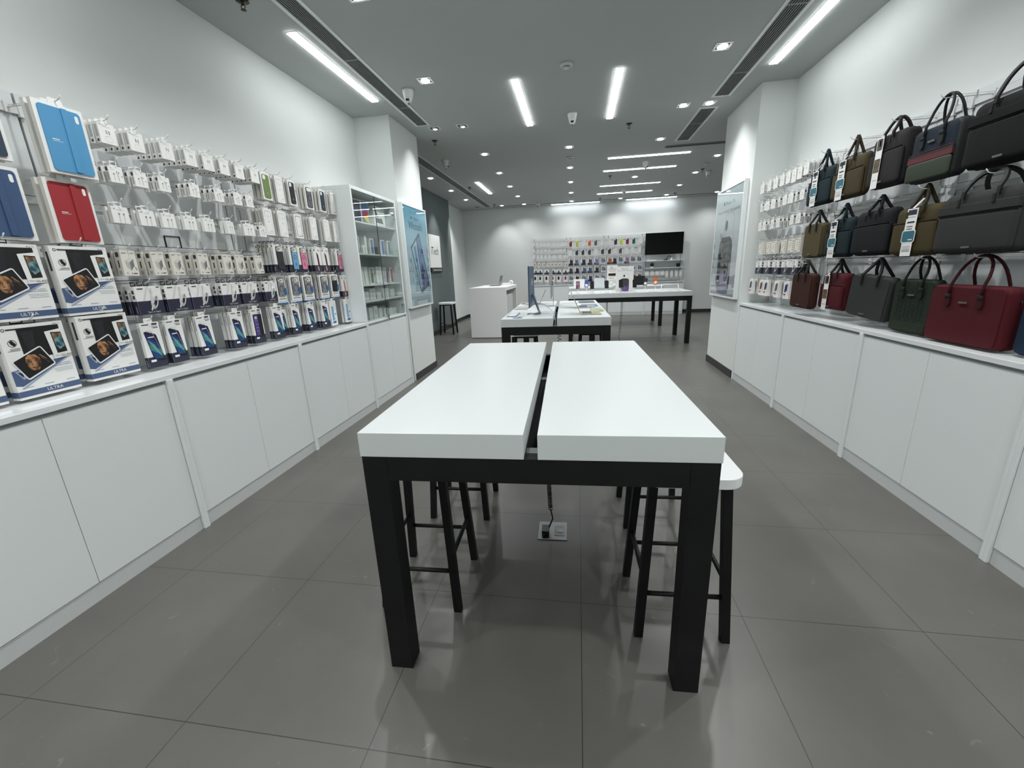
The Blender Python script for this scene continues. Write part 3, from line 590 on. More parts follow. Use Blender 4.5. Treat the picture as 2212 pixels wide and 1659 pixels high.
def p_tabletbox(w=0.252, h=0.335, t=0.042):
    b = cardbox(w, h, t)
    b.fr(-w / 2, w / 2, -h * .965, -h * .885, slate); b.text('ULTRA', w * .06, -h * .925, h * .062, whitep, width=w * .26); sides(b, w, 0, t, -h * .965, -h * .885, slate)
    b.fp([(-w / 2, -h * .80), (-w / 2, -h * .60), (-w * .1, -h * .55), (w / 2, -h * .50), (-w * .40, -h * .82)], slate); b.fp([(-w * .44, -h * .85), (w * .5, -h * .48), (w * .5, -h * .50), (-w * .40, -h * .86)], slate2, -0.0007)
    b.fr(-w * .24, w * .42, -h * .46, -h * .045, inkb, -0.0009); b.fp([(-w * .2, -h * .1), (0, -h * .08), (-w * .05, -h * .42), (-w * .14, -h * .40)], mat('black_gloss', (34, 35, 38), 0.25), -0.0011)
    b.annulus(-w * .42, -h * .055, w * .028, w * .01, ink, n=12); b.fr(-w * .38, -w * .2, -h * .065, -h * .045, ink); b.text('iPad 11"', w * .40, -h * .032, h * .03, ink)
    b.annulus(-w * .35, -h * .235, w * .065, w * .008, ink, n=16); b.fp([(-w * .39, -h * .21), (-w * .35, -h * .19), (-w * .30, -h * .25), (-w * .33, -h * .28), (-w * .37, -h * .25)], inkb, -0.001); lines(b, -w * .45, -w * .26, -h * .31, 3, h * .014, ink, seed=2)
    # tablet standing on its folded cover
    a = 0.42; ca, sa = math.cos(a), math.sin(a)
    def Q(x, z): return (-w * .13 + x * ca - z * sa, -h * .53 + x * sa + z * ca)
    b.fp([(-w * .46, -h * .60), (-w * .36, -h * .73), (-w * .28, -h * .71), (-w * .31, -h * .60)], slate2, -0.0012); b.fp([(-w * .42, -h * .62), (-w * .36, -h * .70), (-w * .33, -h * .64)], navy, -0.0014)
    b.fp([Q(*p) for p in rr(-w * .27, w * .27, -h * .155, h * .155, w * .04)], whitep, -0.0016); b.fp([Q(*p) for p in rr(-w * .25, w * .25, -h * .135, h * .138, w * .02)], inkb, -0.0020)
    face = [(-.035, .12), (.05, .11), (.095, .05), (.10, -.01), (.085, -.07), (.05, -.115), (0, -.125), (-.045, -.10), (-.075, -.05), (-.085, .02), (-.075, .08)]
    b.fp([(-w * .15 + x * w * 1.25, -h * .52 + z * h * .95) for x, z in face], skin, -0.0024)
    for x, z, rx_, rz_ in ((-.055, .02, .022, .008), (.045, .025, .024, .009), (-.005, -.074, .032, .007), (-.012, -.035, .013, .006), (.060, -.05, .010, .03), (-.02, .0, .006, .03), (-.05, .045, .03, .004), (.045, .052, .03, .004)): b.disc(-w * .15 + x * w * 1.25, -h * .52 + z * h * .95, rx_ * w, faced, -0.0027, 10, rz_ * h)
    b.fp([(-w * .02, -h * .42), (w * .08, -h * .50), (w * .07, -h * .51), (-w * .03, -h * .43)], skin, -0.0025); b.fp([(0, -h * .47), (w * .10, -h * .55), (w * .095, -h * .555), (-w * .005, -h * .48)], skin, -0.0025)
    # panel with the glass protector
    b.fp([(w * .16, -h * .13), (w * .485, -h * .10), (w * .5, -h * .51), (w * .20, -h * .525)], whitep, -0.0026)
    b.fp([(w * .25, -h * .145), (w * .42, -h * .155), (w * .44, -h * .44), (w * .27, -h * .45)], inkb, -0.0030); b.fp([(w * .265, -h * .16), (w * .41, -h * .17), (w * .43, -h * .43), (w * .285, -h * .435)], wave, -0.0034); b.fp([(w * .285, -h * .435), (w * .43, -h * .43), (w * .42, -h * .36), (w * .33, -h * .40), (w * .28, -h * .34)], faced, -0.0037); b.fp([(w * .265, -h * .16), (w * .41, -h * .17), (w * .40, -h * .21), (w * .33, -h * .23), (w * .27, -h * .26)], dune, -0.0037)
    b.text('GLASS', w * .41, -h * .49, h * .042, inkb, -0.0034, width=w * .19); b.text('0.3mm', w * .26, -h * .485, h * .022, inkb, -0.0034)
    b.text('THE ULTIMATE', w * .33, -h * .60, h * .022, slate, width=w * .2); b.text('HANDSFREE EXPERIENCE', w * .28, -h * .625, h * .022, slate, width=w * .34); lines(b, w * .08, w * .45, -h * .665, 3, h * .022, slate2, seed=5)
    for x in (-.4, -.08, .28): b.fr(x * w, x * w + w * .15, -h * .85, -h * .84, slate2)
    sides(b, w, t * .35, t * .65, -h * .35, -h * .08, ink)
    return b
def p_sleeve(w, h, t, colour):
    cl = mat('cover_%d_%d_%d' % colour, colour, 0.55); c2 = mat('cover_fold_%d' % colour[0], tuple(int(x * .86) for x in colour), 0.55)
    b = cardbox(w, h, t, whitep, cardside); b.slab(rr(-w * .42, w * .42, -h * .96, -h * .05, w * .07), -0.006, 0, cl)
    for x0, x1 in ((.02, .13), (.13, .2)): b.fp([(w * x0, -h * .95), (w * x1, -h * .95), (w * x1, -h * .06), (w * x0, -h * .06)], c2 if x0 < .1 else cl, -0.0066)
    b.slab(rr(w * .02, w * .14, -h * .945, -h * .045, .004), -0.011, -0.006, cl)
    b.slab(rr(w * .29, w * .36, -h * .21, -h * .10, w * .033), -0.0075, -0.006, whitep)
    b.fr(-w * .3, -w * .16, -h * .52, -h * .508, whitep, -0.0066); b.fr(-w * .3, -w * .10, -h * .54, -h * .535, whitep, -0.0066)
    return b
def p_powerbank(w, h, t, colour):
    b = cardbox(w, h, t); m = mat('case_%d_%d_%d' % colour, colour, 0.45)
    b.slab([(-w * .1, -h * .62), (-w * .28, -h * .62), (-w * .2, -h * .2), (-w * .02, -h * .2)], -0.003, 0, m); b.slab([(w * .12, -h * .55), (-w * .06, -h * .55), (0, -h * .14), (w * .18, -h * .14)], -0.005, 0, m)
    b.slab(rr(-w * .42, 0, -h * .80, -h * .72, h * .03, 3), -0.0012, 0, mat('red_print', (170, 50, 50), .5)); b.fr(-w * .4, w * .1, -h * .9, -h * .885, inkl); b.fr(w * .30, w * .38, -h * .8, -h * .2, inkl)
    return b
def p_lensbox(w, h, t):     # row of multiport adapters
    ph = mat('kraft_white', (214, 210, 200), 0.6); b = cardbox(w, h, t, ph, ph); g = mat('plug_print', (176, 175, 171), .5)
    b.fp([(-w * .3, -h * .55), (0, -h * .25), (w * .08, -h * .3), (-w * .2, -h * .65)], g); b.fr(-w * .4, 0, -h * .12, -h * .09, ink)
    for i in range(5): b.disc(w * .32, -h * (.18 + i * .16), w * .055, inkb, n=8)
    b.fr(-w * .38, -w * .1, -h * .92, -h * .88, ink); return b
def p_strap(w, h, t):
    b = B(); g = mat('pale_grey_pack', (206, 207, 205), .5); b.slab(rr(-w / 2, w / 2, -h, 0, w * .3), 0, t, g); b.slab(rr(-w * .36, w * .36, -h * .8, -h * .25, w * .2), -0.004, 0, whitep); return b
def p_blackaccessory(w, h, t, c=(30, 30, 34)):
    b = cardbox(w, h, t); b.fr(-w / 2, w / 2, -h, -h * .62, navy); b.fp([(-w * .1, -h * .7), (-w * .15, -h * .3), (w * .15, -h * .2), (w * .2, -h * .7)], mat('case_%d_%d_%d' % c, c, .4), -0.001); sides(b, w, 0, t, -h, -h * .62, navy); return b
def p_band(w, h, t, c):
    b = cardbox(w, h, t); b.slab(rr(-w * .26, w * .2, -h * .65, -h * .12, w * .15), -0.006, 0, mat('case_%d_%d_%d' % c, c, .4)); b.fr(-w * .3, w * .3, -h * .85, -h * .83, inkl); return b

CACHE = {}
def product_mesh(key, fn, args):
    k = (key,) + tuple(args)
    if k not in CACHE: CACHE[k] = fn(*args).mesh(key)
    return CACHE[k]
TABC = {}
def tab_mesh(w, loop, m):
    k = (round(w, 3), loop, m.name)
    if k not in TABC: TABC[k] = tab(B(), w, loop, m).mesh('hang_tab')
    return TABC[k]
POS = ['frontmost', 'second in line', 'third in line', 'fourth in line', 'fifth in line', 'sixth in line']
def stack(side, along, ztop, front, name, cat, key, fn, args, n, gap, look, where, hooklook=None, tabs=True, tabw=0.03, loop=True, tabm=None, yaw=0.0, jitter=0.0, dohook=True):
    """n packets one behind another on one hook"""
    me = product_mesh(key, fn, args); t = args[2]; sgn = -1 if side in 'LR' and False else 1
    for i in range(n):
        d = front + i * (t + gap) + 0.004 * 0
        o = bpy.data.objects.new(name, me); COL.objects.link(o)
        jy = (random.random() - .5) * jitter; jr = (random.random() - .5) * jitter * .5
        o.matrix_world = side_matrix(side, along, d, ztop, yaw + jy, jr)
        if i == 0: lab = '%s, %s' % (look, where) if n == 1 else '%s, frontmost, %s' % (look, where)
        else: lab = '%s, %s, %s' % (look, POS[i], where)
        tag(o, lab, cat, key.replace('_', ' ') + 's on the ' + WALLNAME[side])
        if tabs:
            c = bpy.data.objects.new('hang_tab', tab_mesh(tabw, loop, tabm or whitep)); COL.objects.link(c); c.parent = o
    if dohook:
        hf = front - 0.03
        hook(side, along, hf, ztop + (0.0195 if loop else 0.015) if tabs else ztop + 0.012, 'wire hook of %s' % (hooklook or where))
DF = 2.50     # front of the packets on the left wall
# ---- left wall, middle bay
for i, y in enumerate((2.155, 2.31, 2.495, 2.66, 2.795, 2.93, 3.07, 3.225)):
    stack('L', y, 2.34, DF, 'adapter_box', 'box', 'adapter_box', p_adapter, (0.082, 0.10, 0.030), 5, 0.008, 'white adapter box', '%s hook, top row, left wall' % NTH[i], tabw=0.03, loop=False, jitter=0.03)
for i, y in enumerate((2.145, 2.28, 2.425, 2.635, 2.83, 3.0, 3.115)):
    stack('L', y, 2.13, DF, 'earphone_box', 'box', 'earphone_box', p_earphone, (0.072, 0.083, 0.022), 3 if i != 1 else 2, 0.020, 'white earphone box', '%s hook, second row, left wall' % NTH[i], tabw=0.034, jitter=0.08)
for i, y in enumerate((2.11, 2.26, 2.395, 2.545, 2.69, 2.875, 3.055)):
    stack('L', y, 1.92, DF, 'cable_box', 'box', 'white_cable_box', p_whitecable, (0.088, 0.085, 0.022), 2, 0.012, 'small white cable box', '%s hook, third row, left wall' % NTH[i], tabw=0.042, jitter=0.1, yaw=(0.25 if i == 5 else -0.2 if i == 6 else 0))
stack('L', 3.20, 1.92, DF, 'earphone_box', 'box', 'earphone_box', p_earphone, (0.072, 0.083, 0.022), 2, 0.02, 'white earphone box', 'last hook, third row, left wall', tabw=0.034, jitter=0.1)
for i, (y, n) in enumerate(((2.09, 2), (2.26, 2), (2.385, 2), (2.58, 3), (2.785, 3), (2.90, 1), (3.09, 3))):
    stack('L', y, 1.69, DF, 'charger_box', 'box', 'charger_box', p_charger, (0.078, 0.137, 0.046), n, 0.012, 'cream plug charger box', '%s hook, fourth row, left wall' % NTH[i], tabs=False, jitter=0.1)
for i, y in enumerate((2.15, 2.335, 2.505, 2.755, 2.94, 3.165)):
    stack('L', y, 1.493, DF, 'data_cable_box', 'box', 'data_cable_box', p_datacable, (0.158 if i < 5 else 0.13, 0.162, 0.028), 3, 0.016, 'navy and white cable box', '%s hook, fifth row, left wall' % NTH[i], tabw=0.03, loop=True, tabm=inkb, jitter=0.04)
prot = (('green', 2.105), ('green', 2.255), ('green', 2.47), ('green', 2.755), ('privacy', 2.955), ('green', 3.19), ('green', 3.315), ('green', 3.425), ('green', 3.645), ('green', 3.88))
for i, (v, y) in enumerate(prot):
    stack('L', y, 1.285, DF + (0.05 if i == 6 else 0), 'screen_protector_box', 'box', 'screen_protector_box', p_protector, (0.112 if i not in (6, 7) else 0.104, 0.266, 0.020, v), (1, 2, 3, 3, 3, 2, 1, 2, 4, 4)[i], 0.014, '%s screen protector box' % ('green phone' if v == 'green' else 'privacy'), '%s hook, lowest row, left wall' % NTH[i], tabw=0.05, loop=False, jitter=0.06)
for i, y in enumerate((4.02, 4.30)):
    stack('L', y, 1.27, DF, 'protector_box', 'box', 'pale_blue_protector_box', p_coolblue, (0.11, 0.25, 0.018), 3 - i, 0.015, 'pale blue protector box', '%s hook before the display case, lowest row' % ('second' if i == 0 else 'last'), tabw=0.04, loop=False, jitter=0.05)
# ---- left wall, bay by the display case
WCOL = [((104, 124, 70), 'olive green'), (None, 'white outlined'), ((22, 26, 24), 'black'), ('ring', 'grey ringed'), ((28, 40, 54), 'dark navy'), ('frame', 'white framed')]
for i, (y, w_) in enumerate(((3.335, 0.105), (3.495, 0.098), (3.655, 0.09), (3.90, 0.115), (4.115, 0.10), (4.305, 0.085))):
    c, nm = WCOL[i]; look = 'phone case pack, ' + nm
    if c == 'ring': fn, a = p_ringpack, (w_, 0.205, 0.020)
    elif c is None: fn, a = p_phonepack, (w_, 0.205, 0.020, None, True)
    elif c == 'frame': fn, a = p_phonepack, (w_, 0.205, 0.020, None, 'frame')
    else: fn, a = p_phonepack, (w_, 0.205, 0.020, c)
    stack('L', y, 2.335, DF, 'phone_case_pack', 'phone case', 'phone_case_pack', fn, a, 3, 0.014, look, 'top row, left wall', 'the %s phone case packs, top row, left wall' % nm, tabw=0.04, loop=(i > 0), jitter=0.06)
for i, (y, w_, cl) in enumerate(((3.29, 0.10, True), (3.46, 0.105, True), (3.675, 0.10, 'frame'), (3.90, 0.10, False), (4.115, 0.095, True), (4.29, 0.09, False))):
    stack('L', y, 2.06, DF, 'phone_case_pack', 'phone case', 'phone_case_pack', p_phonepack, (w_, 0.205, 0.018, None, cl), 4 if i in (0, 1, 3) else 2, 0.012, 'white outlined phone case pack', '%s of six hooks, second row, left wall' % NTH[i], tabw=0.035, jitter=0.06)
MC = [((42, 44, 48), 'black', 3.34, 5), ((104, 160, 196), 'sky blue', 3.53, 2), ((214, 122, 152), 'pink', 3.655, 2), (None, 'dark red', 3.885, 3), (None, 'dark red', 4.02, 1), ((204, 118, 150), 'rose', 4.27, 4)]
for i, (c, nm, y, n) in enumerate(MC):
    if c: stack('L', y, 1.79, DF, 'magnetic_case_box', 'phone case', 'magnetic_case_box', p_magnavy, (0.118, 0.232, 0.020, c), n, 0.016, '%s magnetic phone case in navy box' % nm, 'fourth row', 'the %s magnetic cases, left wall' % nm, tabw=0.04, tabm=inkb, jitter=0.04)
    else: stack('L', y, 1.79, DF, 'phone_case_box', 'phone case', 'magnetic_case_box', p_sidecase, (0.118, 0.228, 0.020, (72, 16, 24)), n, 0.016, 'dark red phone case in plum box', '%s one, fourth row' % ('left' if i == 3 else 'right'), 'the %s dark red cases, left wall' % ('left' if i == 3 else 'right'), tabw=0.04, tabm=whitep, jitter=0.04)
for i, (y, w_, c) in enumerate(((3.335, 0.118, None), (3.485, 0.138, None), (3.665, 0.138, None), (3.925, 0.14, None), (4.115, 0.13, (20, 20, 22)))):
    stack('L', y, 1.53, DF + (0.03 if i == 0 else 0), 'clear_case_box', 'phone case', 'clear_case_box', p_clearblue, (w_, 0.236, 0.020, c), 2 if i == 0 else 4, 0.018, 'blue-edged %s phone case box' % ('black' if c else 'clear'), '%s hook by display case, fifth row' % NTH[i], tabw=0.04, tabm=whitep, jitter=0.06)
stack('L', 4.30, 1.52, DF, 'phone_case_box', 'phone case', 'clear_case_box', p_sidecase, (0.092, 0.225, 0.020, (196, 104, 66)), 3, 0.016, 'orange phone case in white box', 'fifth row, left wall', tabw=0.035, jitter=0.05)
# ---- left wall, nearest bay
for i, (y, z) in enumerate(((1.56, 1.70), (1.855, 1.70), (1.565, 1.348), (1.868, 1.358), (1.275, 1.348))):
    nm = ('upper left of the four', 'upper right of the four', 'lower left of the four', 'lower right of the four', 'cut off by the left photo edge')[i]
    stack('L', y, z, DF, 'tablet_case_box', 'box', 'tablet_case_box', p_tabletbox, (0.252, 0.335, 0.042), 2, 0.03, 'tablet case box with painted face', nm, 'the tablet case box ' + nm, tabw=0.05, tabm=inkb, jitter=0.02, yaw=(0.04, 0, 0.05, 0.03, 0)[i])
for y, z, h_, w_, c, nm, dd in ((1.912, 2.345, 0.312, 0.205, (74, 140, 184), 'sky blue', 2.46), (1.885, 2.012, 0.296, 0.198, (150, 34, 42), 'red', DF), (1.60, 2.028, 0.31, 0.205, (52, 76, 112), 'denim blue', DF), (1.60, 2.365, 0.31, 0.205, (40, 56, 72), 'dark slate', DF)):
    stack('L', y, z, dd, 'tablet_cover_pack', 'tablet cover', 'tablet_cover_pack', p_sleeve, (w_, h_, 0.020, c), 2, 0.02, '%s folding tablet cover in white pack' % nm, 'left wall', 'the %s tablet covers, left wall' % nm, tabw=0.06, loop=False, jitter=0.02)
# ---- right wall, bay beside the pillar
DR = 2.10
for i, y in enumerate((5.61, 5.43, 5.27, 5.12, 4.99, 4.87, 4.76, 4.64)):
    stack('R', y, 2.345 if i < 7 else 2.36, DR, 'adapter_box', 'box', 'adapter_box', p_adapter, (0.086, 0.10, 0.030) if i != 5 else (0.088, 0.11, 0.030), 3, 0.008, 'white adapter box', '%s hook from pillar, top row, right wall' % NTH[i], tabw=0.03, loop=False, jitter=0.06)
for i, y in enumerate((5.58, 5.42, 5.27, 5.13, 5.0, 4.88, 4.77, 4.655)):
    stack('R', y, 2.135, DR, 'earphone_box', 'box', 'earphone_box', p_earphone, (0.078, 0.09, 0.022), 2, 0.020, 'white earphone box', '%s hook from pillar, second row, right wall' % NTH[i], tabw=0.034, jitter=0.2, yaw=(-0.15 if i % 3 == 0 else 0.1))
for i, y in enumerate((5.56, 5.45, 5.24, 5.10, 4.80, 4.67)):
    stack('R', y, 1.925, DR, 'cable_box', 'box', 'white_cable_box', p_earphone, (0.078, 0.09, 0.022), 3, 0.018, 'white earphone box', '%s hook from pillar, third row, right wall' % NTH[i], tabw=0.034, jitter=0.06)
for i, y in enumerate((5.46, 5.25, 5.12, 4.90, 4.74, 4.61)):
    stack('R', y, 1.70, DR, 'adapter_card_box', 'box', 'port_adapter_box', p_lensbox, (0.115, 0.132, 0.03), 2, 0.02, 'dotted cream adapter box', '%s hook from pillar, fourth row, right wall' % NTH[i], tabs=False, jitter=0.08)
for i, y in enumerate((5.47, 5.25, 5.03, 4.81, 4.64)):
    stack('R', y, 1.50, DR, 'data_cable_box', 'box', 'data_cable_box', p_datacable, (0.158, 0.148, 0.028), 3, 0.016, 'navy and white cable box', '%s hook from pillar, fifth row, right wall' % NTH[i], tabw=0.03, tabm=inkb, jitter=0.06)
for i, (y, c, nm) in enumerate(((5.63, (70, 66, 62), 'grey'), (5.33, (112, 62, 46), 'brown'), (5.205, (44, 60, 92), 'blue'), (4.94, (88, 86, 80), 'taupe'), (4.72, (30, 34, 84), 'deep blue'))):
    stack('R', y, 1.285, DR, 'power_bank_box', 'box', 'power_bank_box', p_powerbank, (0.115, 0.172, 0.028, c), 2, 0.02, 'white box picturing %s folding power bank' % nm, 'lowest row, right wall', 'the %s power bank boxes, right wall' % nm, tabw=0.04, jitter=0.06)
# ---- back wall
DB = 13.80
def brow(xs, ztop, fn, name, cat, key, args, look, rown, **kw):
    for i, x in enumerate(xs): stack('B', x, ztop - 0.03 * max(0, min(1, (x + 1.42) / 1.1)) * kw.get('sag', 0), DB, name, cat, key, fn, args, 1, 0, look, '%s hook, %s, back wall' % (NTH[i], rown), tabs=kw.get('tabs', False), dohook=True)
brow((-1.40, -1.27, -1.15, -1.04, -0.91, -0.76, -0.63, -0.50, -0.40), 2.325, p_adapter, 'adapter_box', 'box', 'adapter_box', (0.09, 0.105, 0.03), 'small white adapter box', 'top row', sag=1)
brow((-1.39, -1.26, -1.14, -1.02, -0.90, -0.69, -0.55, -0.41), 2.115, p_earphone, 'earphone_box', 'box', 'earphone_box', (0.08, 0.07, 0.022), 'small white earphone box', 'second row, left bay', sag=1)
brow((-1.38, -1.26, -1.14, -1.02, -0.90, -0.76, -0.56, -0.40), 1.94, p_earphone, 'earphone_box', 'box', 'earphone_box', (0.085, 0.10, 0.022), 'small white earphone box', 'third row, left bay', sag=1)
brow((-1.38, -1.23, -1.08, -0.93, -0.82, -0.70, -0.58, -0.37), 1.715, p_charger, 'charger_box', 'box', 'charger_box', (0.10, 0.125, 0.03), 'small cream charger box', 'fourth row, left bay', sag=1)
brow((-1.34, -1.20, -0.99, -0.78, -0.61, -0.39), 1.50, p_blackaccessory, 'car_holder_box', 'box', 'car_holder_box', (0.15, 0.155, 0.03), 'box with navy foot picturing a phone holder', 'fifth row, left bay', sag=1)
for i, (x, c, nm) in enumerate(((-1.36, (40, 30, 30), 'brown'), (-1.20, (52, 48, 46), 'charcoal'), (-1.0, (34, 36, 44), 'ink'), (-0.80, (150, 40, 36), 'red'), (-0.61, (30, 34, 44), 'navy'), (-0.39, (140, 48, 30), 'rust'))):
    stack('B', x, 1.295 - 0.02 * i / 5, DB, 'power_bank_box', 'box', 'back_power_bank_box', p_band, (0.135, 0.19, 0.028, c), 1, 0, 'white box picturing %s power bank' % nm, 'lowest row, back wall', 'the %s power bank on the back wall' % nm, tabs=False)
C = {'red': (120, 30, 30), 'lime': (170, 190, 50), 'orange': (214, 84, 34), 'grey': (84, 90, 88), 'black': (34, 36, 42), 'neon yellow': (196, 214, 40), 'magenta': (128, 20, 74), 'bottle green': (16, 84, 72), 'navy': (28, 34, 52), 'graphite': (50, 50, 56), 'brown': (82, 72, 70), 'deep green': (36, 48, 40), 'purple': (150, 120, 170)}
top = ((-0.23, 'red'), (-0.03, 'lime'), (0.17, None), (0.35, 'orange'), (0.54, 'grey'), (0.73, None), (0.95, None), (1.14, 'black'), (1.31, 'neon yellow'), (1.49, 'magenta'), (1.68, 'bottle green'), (1.88, None))
whites = iter(['beside the orange one', 'right of the grey one', 'left of the black one', 'beside the television', 'at the left end', 'right of the graphite one', 'right of the black one', 'right of the brown one', 'second right of the brown one', 'nearest the television'])
for x, n in top:
    wh = '%s phone case on the back wall, top row' % n if n else 'white phone case pack, top row'
    if n: stack('B', x, 2.32, DB, 'phone_case_pack', 'phone case', 'back_phone_case_pack', p_phonepack, (0.115, 0.185, 0.018, C[n]), 1, 0, '%s phone case' % n, 'top row of the back wall', 'the %s phone case, back wall' % n, tabs=False)
    else: stack('B', x, 2.315, DB, 'phone_case_pack', 'phone case', 'back_phone_case_pack', p_phonepack, (0.115, 0.18, 0.018, None, False), 1, 0, 'white phone case pack', next(whites) + ', top row, back wall', tabs=False)
for x, n in ((-0.25, None), (-0.04, 'navy'), (0.15, 'deep green'), (0.35, 'graphite'), (0.55, None), (0.75, 'deep green2'), (0.96, 'black'), (1.13, None), (1.29, 'brown'), (1.47, None), (1.65, None), (1.86, None)):
    if n: stack('B', x, 2.05, DB, 'phone_case_pack', 'phone case', 'back_phone_case_pack', p_phonepack, (0.115, 0.18, 0.018, C[n.strip('2')]), 1, 0, '%s phone case%s' % (n.strip('2'), ', right one' if n[-1] == '2' else ''), 'second row of the back wall', 'the %s phone case, second row, back wall' % n.replace('2', ' right'), tabs=False)
    else: stack('B', x, 2.045, DB, 'phone_case_pack', 'phone case', 'back_phone_case_pack', p_phonepack, (0.11, 0.175, 0.018, None, 'frame' if x > 1.8 else False), 1, 0, 'white phone case pack', next(whites) + ', second row, back wall', tabs=False)
def bmag(x, z, h, c, look, row):
    stack('B', x, z, DB, 'phone_case_box', 'phone case', 'back_phone_case_box', *( (p_magnavy, (0.14, h, 0.02, c)) if c != 'clear' else (p_clearblue, (0.145, h, 0.02, None))), 1, 0, look, row + ', back wall', tabs=False)
third = ((-0.22, (38, 38, 44), 'black'), (-0.05, (96, 110, 150), 'dusty blue'), (0.17, (40, 40, 44), 'black'), (0.37, (80, 74, 78), 'mauve grey'), (0.57, (120, 130, 190), 'periwinkle'), (0.77, 'clear', 'clear'), (0.97, (190, 90, 50), 'orange'), (1.12, (30, 30, 34), 'jet black'), (1.30, 'clear', 'clear'), (1.49, (160, 120, 170), 'lilac'), (1.67, 'clear', 'clear'), (1.86, 'clear', 'clear'))
for i, (x, c, n) in enumerate(third): bmag(x, 1.80, 0.225, c, 'boxed %s phone case' % n, '%s hook, third row' % NTH[i])
for i, (x, c, n) in enumerate(((-0.23, (60, 60, 66), 'charcoal'), (-0.03, (22, 22, 24), 'black'), (0.19, (76, 88, 130), 'indigo'), (0.37, (70, 84, 124), 'slate blue'), (0.58, (26, 26, 30), 'black'), (0.79, 'clear', 'clear'), (1.68, 'clear', 'clear'), (1.88, 'clear', 'clear'))): bmag(x, 1.54, 0.21, c, 'boxed %s phone case' % n, '%s hook, fourth row' % NTH[i])
for i, (x, c, n) in enumerate(((-0.22, 'clear', 'clear'), (-0.03, (24, 24, 30), 'black'), (0.18, 'clear', 'clear'), (0.38, (24, 24, 60), 'dark blue'), (0.59, 'clear', 'clear'), (0.78, 'clear', 'clear'), (1.70, (110, 50, 60), 'maroon'), (1.88, (110, 60, 70), 'plum'))): bmag(x, 1.29, 0.22, c, 'boxed %s phone case' % n, '%s hook, lowest row' % NTH[i])
for i, (x, w_, h_) in enumerate(((2.11, 0.14, 0.14), (2.27, 0.14, 0.14), (2.42, 0.14, 0.14), (2.57, 0.14, 0.14), (2.70, 0.09, 0.20), (2.84, 0.09, 0.20), (2.98, 0.09, 0.20), (3.11, 0.09, 0.20))):
    stack('B', x, 1.31, DB, 'watch_strap_pack', 'packet', 'watch_strap_pack', p_strap, (w_, h_, 0.02), 1, 0, 'pale rounded strap pack', '%s from left under the television shelves' % NTH[i], tabs=False)

# ------------------------------------------------------------------ television, its shelves and their goods
t = empty('television', (2.595, 13.93, 2.118))
B().box(-0.555, 0.555, -0.03, 0.02, -0.317, 0.317, black2).obj('casing', t, 0.004)
B().box(-0.548, 0.548, -0.0315, -0.0302, -0.305, 0.31, mat('television_screen', (4, 4, 5), 0.12)).obj('screen', t)
B().box(-0.2, 0.2, 0.02, 0.135, -0.1, 0.1, black2).obj('wall_bracket', t)
tag(t, 'black wall television above two thin shelves on the back wall', 'television')
for i, z in enumerate((1.615, 1.405)): tag(slabobj('wall_shelf', 2.05, 3.2, 13.80, 14.064, z - 0.01, z + 0.008, lam, 0.001), 'thin white shelf under the television, %s one' % ('upper', 'lower')[i], 'shelf', 'shelves under the television')
t = empty('smart_speaker', (2.26, 13.88, 1.4135)); B().lathe([(0.001, 0), (0.05, 0), (0.052, 0.02), (0.03, 0.035), (0.001, 0.035)], 0, 0, whitep).obj('base', t)
b = B(); b.lathe([(0.001, -0.012), (0.055, -0.012), (0.058, 0), (0.055, 0.012), (0.001, 0.012)], 0, 0, black2); o = b.obj('disc', t); o.rotation_euler = (PI / 2, 0, 0); o.location = (0, 0, 0.09)
tag(t, 'round black disc gadget on white foot, lower shelf below television', 'gadget')
t = empty('action_camera', (3.03, 13.88, 1.4135)); B().box(-0.05, 0.03, -0.03, 0.03, 0, 0.11, black2).obj('body', t, 0.006); B().tube([(0.04, 0, 0), (0.045, 0, 0.08), (0.06, 0, 0.14)], 0.012, black2).obj('handle', t)
tag(t, 'small black camera with grip at right end of lower shelf', 'camera')
t = empty('phone_gimbal', (2.66, 13.9, 1.6235)); B().lathe([(0.001, 0), (0.06, 0), (0.055, 0.03), (0.001, 0.035)], 0, 0, black2).obj('base', t); B().tube([(0, 0, 0.02), (0.05, 0, 0.07), (0.09, 0, 0.13)], 0.011, black2).tube([(0.09, 0, 0.13), (0.13, 0, 0.12), (0.135, 0, 0.07)], 0.009, black2).obj('arm', t)
tag(t, 'black folding phone gimbal on upper shelf below television', 'gadget')
for i, x in enumerate((2.12, 2.19, 2.25, 2.31, 2.80)): tag(slabobj('gadget_box', x, x + 0.045, 13.85, 13.9, 1.6235, 1.645 + 0.045 * (i == 4), whitep), 'tiny white box on upper shelf, %s from left' % NTH[i], 'box', 'tiny boxes on the television shelf')

# ------------------------------------------------------------------ glass display case
t = empty('display_case', (-2.33, 4.362, 0)); W = 1.118; D = 0.47
t.rotation_euler = (0, 0, PI / 2)       # local x along the wall, local y into the wall
def dc(b, name, bevel=0): return b.obj(name, t, bevel)
dc(B().box(0, 0.03, 0.0, D - .002, 0.998, 2.385, lam), 'side_panel', 0.002); dc(B().box(W - 0.03, W, 0.0, D - .002, 0.998, 2.385, lam), 'side_panel', 0.002)
dc(B().box(0, W, 0.0, D - .002, 2.385, 2.42, lam), 'top_panel', 0.002); dc(B().box(0, W, -0.004, D - .002, 0.9765, 0.9975, lam), 'bottom_panel', 0.002); dc(B().box(0.031, W - 0.031, 0.43, D - .003, 0.999, 2.384, lam2), 'back_panel')
dc(B().box(0, W, 0.022, D - .002, 0.0, 0.976, lam2), 'base_carcass')
dc(B().box(0.0, 0.019, -0.012, 0.0215, 0, 0.972, lam), 'post', 0.0015); dc(B().box(W - 0.019, W, -0.012, 0.0215, 0, 0.972, lam), 'post', 0.0015); dc(B().box(0.02, W - 0.02, 0.004, 0.0215, 0, 0.088, lam2), 'plinth')
